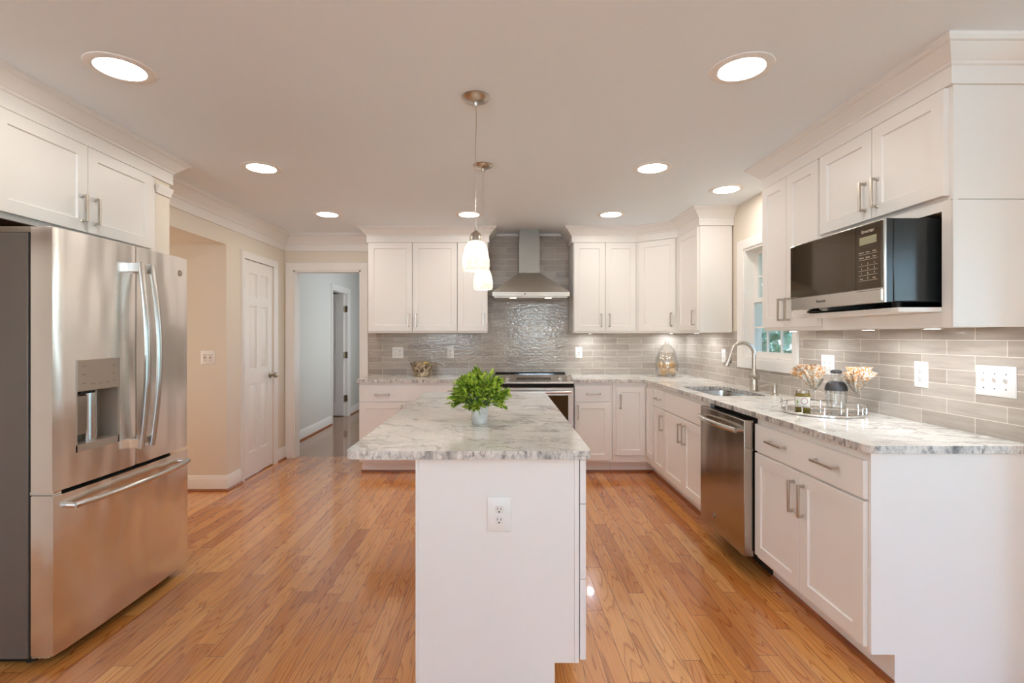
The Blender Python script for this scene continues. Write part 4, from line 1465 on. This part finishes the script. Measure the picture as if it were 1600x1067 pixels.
# ================================================================== OUTLETS AND SWITCHES
def plate_(name, label, fr, u, z, w, h, cat, devices, group=None):
    p = fr(u, 0, z)
    t = thing(name, label, cat, p, group)
    b = MB(fr)
    b.frustum((u - w / 2, u + w / 2, z - h / 2, z + h / 2), .0003, (u - w / 2, u + w / 2, z - h / 2, z + h / 2), .003)
    b.frustum((u - w / 2, u + w / 2, z - h / 2, z + h / 2), .003, (u - w / 2 + .005, u + w / 2 - .005, z - h / 2 + .005, z + h / 2 - .005), .0065)
    b.build('cover_plate', 'plastic', t)
    for du, kind in devices:
        c = u + du
        if kind == 'duplex':
            for s in (-1, 1):
                e = z + s * .0195
                b = MB(fr)
                pts = []
                for k in range(24):
                    a = 2 * PI * k / 24
                    pts.append((c + max(-.0155, min(.0155, .0185 * math.cos(a))), e + max(-.0145, min(.0145, .0175 * math.sin(a)))))
                b.plate(pts, .006, .0085)
                rc = b.build('receptacle', 'ivory', t)
                b = MB(fr)
                b.box(c - .0075, c - .0052, .0083, .0088, e - .001, e + .008); b.box(c + .0052, c + .0075, .0083, .0088, e - .001, e + .0065)
                b.plate([(c + .0032 * math.cos(2 * PI * k / 10), e - .0085 + .0032 * math.sin(2 * PI * k / 10)) for k in range(10)], .0083, .0088)
                b.build('slots', 'slot', rc, smooth=0)
        elif kind == 'toggle':
            b = MB(fr); b.box(c - .006, c + .006, .006, .0075, z - .0125, z + .0125)
            b.frustum((c - .004, c + .004, z - .006, z + .010), .007, (c - .003, c + .003, z + .006, z + .014), .020)
            b.build('toggle', 'ivory', t)
            b = MB(fr)
            for s in (-1, 1):
                b.plate([(c + .0032 * math.cos(2 * PI * k / 10), z + s * .030 + .0032 * math.sin(2 * PI * k / 10)) for k in range(10)], .0062, .0072)
            b.build('screw', 'print', t)
        elif kind == 'rocker':
            b = MB(fr); b.slab(c - .0165, c + .0165, z - .033, z + .033, .006, .003); b.build('rocker', 'ivory', t)
        elif kind == 'gfci':
            b = MB(fr); b.slab(c - .0165, c + .0165, z - .033, z + .033, .006, .003); g_ = b.build('receptacle', 'ivory', t)
            b = MB(fr)
            for s in (-1, 1):
                e = z + s * .021
                b.box(c - .0075, c - .0052, .0088, .0094, e - .003, e + .005); b.box(c + .0052, c + .0075, .0088, .0094, e - .003, e + .005)
            b.box(c - .008, c + .008, .0088, .0094, z - .004, z + .004)
            b.build('slots', 'print', g_, smooth=0)
fTB = faceS(YB - .010); fTR = faceW(XR - .010)
GRP = 'wall outlets and switches'
zo = 1.150
plate_('outlet', 'white double-width plate with switch and outlet above the mosaic bowl', fTB, -1.125, zo, .120, .120, 'outlet', [(-.024, 'toggle'), (.024, 'duplex')], GRP)
plate_('outlet', 'white single outlet on the back tile left of the plant', fTB, -.553, zo, .074, .120, 'outlet', [(0, 'duplex')], GRP)
plate_('light_switch', 'white single plate on the back tile just right of the range', fTB, .845, zo, .074, .120, 'light switch', [(0, 'gfci')], GRP)
plate_('outlet', 'white outlet on the right tile behind the faucet', fTR, 4.49, zo, .074, .120, 'outlet', [(0, 'duplex')], GRP)
plate_('outlet', 'white double-width outlet partly hidden behind the folded napkins', fTR, 3.06, zo, .120, .120, 'outlet', [(-.024, 'duplex'), (.024, 'duplex')], GRP)
plate_('outlet', 'white duplex outlet on the right tile between tray and triple switch', fTR, 2.38, 1.142, .078, .124, 'outlet', [(0, 'duplex')], GRP)
plate_('light_switch', 'white triple toggle switch plate at the near end of the right tile', fTR, 2.022, 1.142, .166, .124, 'light switch', [(-.046, 'toggle'), (0, 'toggle'), (.046, 'toggle')], GRP)
plate_('light_switch', 'white switch plate on the greige wall beside the refrigerator', faceS(4.288), -2.518, 1.142, .120, .120, 'light switch', [(-.024, 'gfci'), (.024, 'gfci')], GRP)
plate_('outlet', 'white duplex outlet on the near end of the island', fI, -.007, .668, .090, .127, 'outlet', [(0, 'duplex')], GRP)

# ================================================================== LIGHT FIXTURES
def downlight(x, y, label):
    t = thing('recessed_light', label, 'ceiling light', (x, y, CZ), 'recessed ceiling lights')
    b = MB(); b.lathe([(.088, -.001), (.092, -.006), (.112, -.007), (.124, -.003), (.126, 0), (.088, 0)], (x, y, CZ), n=48)
    b.build('trim_ring', 'trim', t)
    b = MB(); b.lathe([(0, -.0035), (.089, -.0035)], (x, y, CZ), n=48)
    b.build('lens', 'lens', t)
    return t
dls = [(-1.586, 2.08, 'recessed light in the ceiling in front of the refrigerator cabinet'),
       (-1.586, 3.305, 'recessed light in the ceiling near the side passage opening'),
       (-1.586, 4.56, 'recessed light in the ceiling near the pantry door and hall doorway'),
       (-.293, 4.56, 'recessed light in the ceiling behind the pendant cords'),
       (1.004, 4.56, 'recessed light in the ceiling right of the hood, before the corner cabinets'),
       (1.002, 3.305, 'recessed light in the ceiling halfway along the right run'),
       (1.002, 2.08, 'recessed light in the ceiling near the microwave cabinet'),
       (1.708, 3.785, 'recessed light in the ceiling directly over the sink')]
for d in dls:
    downlight(*d)

def pendant(x, y, label):
    t = thing('pendant_light', label, 'pendant light', (x, y, CZ), 'pendant lights over the island')
    b = MB(); b.lathe([(.064, 0), (.066, -.004), (.060, -.011), (.030, -.020), (.012, -.024), (.010, -.040), (.006, -.046), (0, -.046)], (x, y, CZ), n=36)
    b.build('canopy', 'nickel', t)
    b = MB(); pts = [(x + .003 * math.sin(k * .9) * (1 - k / 14), y, CZ - .04 - (CZ - .04 - 1.825) * k / 14) for k in range(15)]
    b.tube(pts, .0022, 6); b.build('cord', 'steel_plain', t)
    b = MB(); b.lathe([(0, 1.836), (.005, 1.836), (.006, 1.818), (.012, 1.812), (.024, 1.802), (.030, 1.785), (.031, 1.766), (.028, 1.764), (0, 1.764)], (x, y, 0), n=28)
    b.build('socket_cap', 'nickel', t)
    prof = [(.028, 1.768), (.036, 1.764), (.046, 1.750), (.054, 1.728), (.0605, 1.700), (.064, 1.672), (.064, 1.650), (.061, 1.634), (.058, 1.630)]
    inner = [(r - .004, z) for r, z in prof[::-1]]
    b = MB(); b.lathe(prof + inner, (x, y, 0), n=40); b.build('lamp_shade', 'shade', t, smooth=60)
    b = MB(); b.lathe([(0, 1.762), (.013, 1.758), (.014, 1.74), (.022, 1.715), (.024, 1.695), (.018, 1.675), (0, 1.668)], (x, y, 0), n=20)
    b.build('bulb', 'bulb', t)
pendant(-.118, 2.33, 'alabaster glass pendant light nearest, over the potted plant')
pendant(-.118, 3.255, 'alabaster glass pendant light farther back, over the far end of the island')

# small puck lights under the wall cabinets
for x, y, lab in ((.94, 5.25, 'puck light under the cabinet right of the hood'), (1.80, 5.29, 'puck light under the diagonal corner cabinet'),
                  (1.82, 4.66, 'puck light under the cabinet left of the sink window'), (1.78, 3.04, 'puck light under the cabinet right of the sink window'),
                  (1.78, 2.42, 'puck light under the far end of the microwave cabinet'),
                  (1.78, 2.06, 'puck light under the near end of the microwave cabinet')):
    t = thing('puck_light', lab, 'cabinet light', (x, y, U0), 'puck lights under the wall cabinets')
    b = MB(); b.lathe([(0, -.0005), (.034, -.0005), (.034, -.005), (.028, -.006), (.028, -.003), (0, -.003)], (x, y, U0), n=24); b.build('housing', 'nickel', t)
    b = MB(); b.lathe([(0, -.0045), (.027, -.0045)], (x, y, U0), n=24); b.build('lens', 'puck', t)

# ================================================================== SMALL THINGS
# potted plant on the island
px, py = -.102, 2.36
t = thing('potted_plant', 'bushy green plant in a white cement pot on the island', 'plant', (px, py, CT1))
b = MB(); b.lathe([(0, 0), (.034, 0), (.036, .003), (.043, .075), (.044, .082), (.040, .083), (.038, .074), (0, .072)], (px, py, CT1 + .0005), n=36); b.build('pot', 'pot', t)
b = MB(); b.lathe([(0, .076), (.039, .073)], (px, py, CT1), n=20); b.build('soil', 'soil', t)
r2 = random.Random(11)
st = MB(); lf = MB()
def leaf(b, p, dirv, ln, w, r):
    dirv = dirv.normalized()
    side = dirv.cross(Vector((r.gauss(0, .5), r.gauss(0, .5), 1))).normalized()
    nrm = side.cross(dirv)
    rows = []
    for a, ww in ((0, .10), (.30, .85), (.55, 1.0), (.8, .6), (1.0, .0)):
        c = p + dirv * (ln * a) - nrm * (ln * .16 * a * a)
        k = len(b.v)
        if ww == 0:
            b.v.append(c); rows.append([k])
        else:
            b.v += [c - side * w * ww + nrm * w * .25 * ww, c, c + side * w * ww + nrm * w * .25 * ww]; rows.append([k, k + 1, k + 2])
    for x, y in zip(rows, rows[1:]):
        if len(y) == 3:
            b.face([x[0], x[1], y[1], y[0]]); b.face([x[1], x[2], y[2], y[1]])
        else:
            b.face([x[0], x[1], y[0]]); b.face([x[1], x[2], y[0]])
cc = Vector((px, py, CT1 + .115))
for k in range(84):
    th = 2 * PI * r2.random(); ph = math.acos(1 - 1.28 * r2.random())
    dv = Vector((math.sin(ph) * math.cos(th), math.sin(ph) * math.sin(th), math.cos(ph)))
    L = .108 + .022 * r2.random()
    tip = cc + Vector((dv.x * L, dv.y * L, dv.z * L * 1.0 - .008))
    root = Vector((px + dv.x * .02, py + dv.y * .02, CT1 + .072))
    mid = (root + tip) / 2 + Vector((0, 0, .015))
    st.tube([root, mid, tip], [.0014, .0012, .0008], 5)
    for j in range(9):
        a = .42 + .58 * j / 8
        p = root.lerp(mid, min(1, a * 2)) if a < .5 else mid.lerp(tip, (a - .5) * 2)
        q = (tip - root).normalized()
        rv = Vector((r2.gauss(0, 1), r2.gauss(0, 1), r2.gauss(0, .7)))
        leaf(lf, p, q * 1.0 + rv * .48, .036 + .014 * r2.random(), .0068 + .0034 * r2.random(), r2)
st.build('stems', 'stem', t); lf.build('leaves', 'leaf', t, smooth=0)

# mosaic bowl with fruit
bxx, byy = -.815, 5.16
t = thing('bowl', 'flared mosaic glass bowl on the worktop left of the range', 'bowl', (bxx, byy, CT1))
b = MB(); b.lathe([(0, .002), (.078, .0005), (.084, .006), (.100, .055), (.118, .110), (.127, .140), (.123, .141), (.112, .108), (.094, .055), (.078, .014), (0, .012)], (bxx, byy, CT1 + .0005), n=40, sx=1, sy=1)
b.build('vessel', 'mosaic', t)
def ovoid(c, r, st_=1.0, axis=(0, 0, 1), n=20, ribs=0):
    b = MB()
    pr = []
    for k in range(13):
        a = PI * k / 12
        pr.append((r * math.sin(a) if 0 < k < 12 else 0, -r * st_ * math.cos(a)))
    b.lathe(pr, c, axis, n)
    if ribs:
        c = Vector(c)
        ax = Vector(axis).normalized()
        for i, v in enumerate(b.v):
            w = v - c; h = w.dot(ax); rr = w - ax * h
            b.v[i] = c + ax * h + rr * (1 + (.09 if (i % 2) else -.05))
    return b
for (dx, dy, dz, lab) in ((.035, .0, .118, 'yellow fruit on the right side inside the mosaic bowl'), (-.04, .01, .106, 'yellow fruit on the left side inside the mosaic bowl'),
                          (.0, -.045, .055, 'yellow fruit at the front, low inside the mosaic bowl'), (.0, .055, .060, 'yellow fruit at the back inside the mosaic bowl')):
    tag(ovoid((bxx + dx, byy + dy, CT1 + dz), .032, 1.15, (1, .3, .2)).build('lemon', 'lemon'), lab, 'fruit', 'fruit in the mosaic bowl')

# apothecary jar in the corner
jx, jy = 1.735, 5.225
t = thing('apothecary_jar', 'tall embossed glass jar with pointed lid in the tiled corner', 'jar', (jx, jy, CT1))
b = MB(); b.lathe([(0, .003), (.085, .001), (.098, .012), (.112, .06), (.115, .13), (.108, .19), (.092, .232), (.086, .240), (.083, .240), (.088, .230), (.104, .188), (.111, .13), (.108, .062), (.094, .018), (0, .012)], (jx, jy, CT1 + .0005), n=48)
k = NT(M['jarglass'])
for i, v in enumerate(b.v):
    pass
b.build('vessel', 'jarglass', t, smooth=60)
b = MB(); b.lathe([(0, .244), (.092, .242), (.094, .250), (.086, .258), (.078, .275), (.060, .292), (.052, .300), (.050, .308), (.034, .326), (.022, .336), (.026, .350), (.020, .362), (.010, .374), (0, .390)], (jx, jy, CT1), n=40)
b.build('lid', 'jarglass', t, smooth=60)
shells = [(-.045, -.045, .046, .040, 'large ribbed amber ornament at the front left inside the glass jar'), (.050, -.035, .044, .036, 'ribbed amber ornament at the front right inside the glass jar'),
          (.0, .05, .046, .038, 'ribbed amber ornament at the bottom back inside the glass jar'), (-.060, .030, .105, .034, 'ribbed amber ornament high on the left inside the glass jar'),
          (.058, .030, .108, .036, 'ribbed amber ornament high on the right inside the glass jar'), (.0, -.01, .098, .033, 'ribbed amber ornament in the upper middle inside the glass jar')]
for i, (dx, dy, dz, r_, lab) in enumerate(shells):
    tag(ovoid((jx + dx, jy + dy, CT1 + dz), r_ * .92, 1.15, (.8 - .3 * i, .3, .25 * i), 24, 1).build('shell_ornament', 'shell'), lab, 'ornament', 'amber ornaments in the glass jar')

# mirrored tray with gallery rail
tx, ty, tr = 1.725, 2.68, .195
t = thing('serving_tray', 'round mirrored tray with a chrome gallery rail on the right worktop', 'tray', (tx, ty, CT1))
b = MB(); b.lathe([(0, .001), (tr, .001), (tr + .003, .004), (tr + .003, .012), (tr, .014), (tr - .004, .014), (tr - .005, .0125), (0, .0125)], (tx, ty, CT1), n=64); b.build('base', 'chrome', t)
b = MB(); b.lathe([(0, .0131), (tr - .008, .0131)], (tx, ty, CT1), n=64); b.build('mirror', 'mirror', t)
b = MB()
def circ(r, z, a0=0, a1=2 * PI, n=64):
    return [(tx + r * math.cos(a0 + (a1 - a0) * k / n), ty + r * math.sin(a0 + (a1 - a0) * k / n), CT1 + z) for k in range(n + 1)]
b.tube(circ(tr - .003, .046), .0034, 8, cap=False)
for k in range(12):
    a = 2 * PI * k / 12
    x, y = tx + (tr - .003) * math.cos(a), ty + (tr - .003) * math.sin(a)
    b.tube([(x, y, CT1 + .012), (x, y, CT1 + .050)], .0036, 8)
b.build('rail', 'chrome', t)
for sgn, a in ((1, 2.55), (-1, 2.55 + PI)):
    b = MB(); pts = []
    for k in range(9):
        an = a - .22 + .44 * k / 8
        h = .046 + .020 * math.sin(PI * k / 8) ** .5
        pts.append((tx + (tr + .002) * math.cos(an), ty + (tr + .002) * math.sin(an), CT1 + h))
    b.tube(pts, .0045, 8); b.build('handle', 'chrome', t)
TZ = CT1 + .0135
# jar of preserves
qx, qy = 1.603, 2.655
t = thing('preserve_jar', 'small glass jar of green preserves with a round printed label on the tray', 'jar', (qx, qy, TZ))
b = MB(); b.lathe([(0, 0), (.034, 0), (.036, .004), (.036, .082), (.032, .094), (.030, .097), (0, .097)], (qx, qy, TZ), n=32); b.build('glass', 'pickle', t)
b = MB(); b.lathe([(0, .097), (.031, .097), (.031, .112), (.028, .114), (0, .114)], (qx, qy, TZ), n=32); b.build('lid', 'steel_plain', t)
def wrap(b, r, a0, a1, z0, z1, n=16):
    k0 = len(b.v)
    for k in range(n + 1):
        a = a0 + (a1 - a0) * k / n
        for z in (z0, z1):
            b.v.append(Vector((qx + r * math.cos(a), qy + r * math.sin(a), TZ + z)))
    for k in range(n):
        i = k0 + 2 * k
        b.face([i, i + 2, i + 3, i + 1])
aj = math.atan2(-qy, -qx)
b = MB(); wrap(b, .0364, aj - 1.25, aj + 1.25, .024, .078); lb = b.build('paper_label', 'paper', t)
b = MB()
for k in range(24):
    a, c_ = 2 * PI * k / 24, 2 * PI * (k + 1) / 24
    vs = []
    for an, rr in ((a, .017), (c_, .017), (c_, .0145), (a, .0145)):
        th = aj + .25 + rr * math.cos(an) / .0368
        vs.append(Vector((qx + .0368 * math.cos(th), qy + .0368 * math.sin(th), TZ + .056 + rr * math.sin(an))))
    k0 = len(b.v); b.v += vs; b.face([k0, k0 + 1, k0 + 2, k0 + 3])
b.build('label_ring', 'pink', lb, smooth=0)
b = MB(); wrap(b, .0368, aj - .75, aj - .55, .044, .058, 3); wrap(b, .0368, aj - .75, aj - .55, .026, .036, 3); b.build('label_leaf', 'greenprint', lb, smooth=0)
# stem glasses with folded napkins
def stem_glass(x, y, label):
    t = thing('stem_glass', label, 'glass', (x, y, TZ), 'stem glasses on the tray')
    b = MB(); b.lathe([(0, .001), (.034, .0005), (.034, .002), (.008, .007), (.004, .014), (.0038, .085), (.006, .095)], (x, y, TZ), n=32); b.build('stem', 'clearglass', t, smooth=60)
    b = MB(); b.lathe([(.006, .095), (.020, .112), (.036, .140), (.050, .170), (.0485, .170), (.034, .141), (.018, .114), (0, .100)], (x, y, TZ), n=32); b.build('bowl', 'clearglass', t, smooth=60)
    return t
def fan(x, y, z0, h, r1, tilt, ph, n=132, flat=.62):
    b = MB(); m = 8
    rows = []
    tv = Vector(tilt)
    for j in range(m + 1):
        a = j / m
        row = []
        for k in range(n):
            th = 2 * PI * k / n
            ruf = 1 + (.30 * a) * math.sin(11 * th + ph + .8 * a) + .06 * a * math.sin(23 * th + 1.7 * ph)
            r = (.006 + (r1 - .006) * a ** .82) * ruf
            zz = z0 + h * a * (1 - .22 * a * (1 - math.cos(th * 3 + ph)) * .5) - .018 * a ** 3 * abs(math.sin(5.5 * th + ph))
            p = Vector((x + r * math.cos(th), y + r * math.sin(th) * flat, zz)) + tv * a
            b.v.append(p); row.append(len(b.v) - 1)
        rows.append(row)
    for a_, c_ in zip(rows, rows[1:]):
        for k in range(n):
            b.face([a_[k], a_[(k + 1) % n], c_[(k + 1) % n], c_[k]])
    # inner folds
    for q in (.45, .72):
        base_ = len(b.v)
        for k in range(n):
            th = 2 * PI * k / n
            r = r1 * q * (1 + .35 * math.sin(9 * th + ph * 2))
            b.v.append(Vector((x + r * .12 * math.cos(th), y + r * .1 * math.sin(th), z0 + .02)))
            b.v.append(Vector((x + r * math.cos(th), y + r * math.sin(th) * flat, z0 + h * (1.04 - .05 * math.sin(7 * th)))) + tv)
        for k in range(n):
            k2 = (k + 1) % n
            b.face([base_ + 2 * k, base_ + 2 * k2, base_ + 2 * k2 + 1, base_ + 2 * k + 1])
    return b
stem_glass(1.700, 2.715, 'clear stem glass with napkin beside the preserve jar on the tray')
stem_glass(1.846, 2.596, 'clear stem glass with napkin behind the cocktail shaker on the tray')
tag(fan(1.700, 2.715, TZ + .104, .130, .076, (-.022, .012, 0), .4).build('napkin', 'napkin', smooth=0, solid=.0006), 'orange and white patterned napkin fanned in the glass beside the jar', 'napkin', 'folded napkins in the glasses')
tag(fan(1.846, 2.596, TZ + .104, .124, .070, (.008, -.012, 0), 1.9).build('napkin', 'napkin', smooth=0, solid=.0006), 'orange and white patterned napkin fanned in the glass behind the shaker', 'napkin', 'folded napkins in the glasses')
# cocktail shaker
cx, cy = 1.793, 2.672
t = thing('cocktail_shaker', 'clear glass cocktail shaker with a dark grey band and cap on the tray', 'shaker', (cx, cy, TZ))
b = MB(); b.lathe([(0, .001), (.040, .0005), (.043, .004), (.050, .06), (.0515, .112), (.049, .112), (.047, .06), (.041, .012), (0, .010)], (cx, cy, TZ), n=36); b.build('glass', 'clearglass', t, smooth=60)
b = MB(); b.lathe([(.047, .108), (.0525, .108), (.053, .118), (.050, .132), (.042, .148), (.033, .155), (.028, .156), (0, .156)], (cx, cy, TZ), n=36); b.build('band', 'slate', t)
b = MB(); b.lathe([(.026, .156), (.027, .160), (.024, .200), (0, .201)], (cx, cy, TZ), n=28); b.build('neck', 'clearglass', t, smooth=60)
b = MB(); b.lathe([(0, .201), (.024, .200), (.028, .205), (.026, .213), (.016, .218), (0, .219)], (cx, cy, TZ), n=28); b.build('cap', 'slate', t)
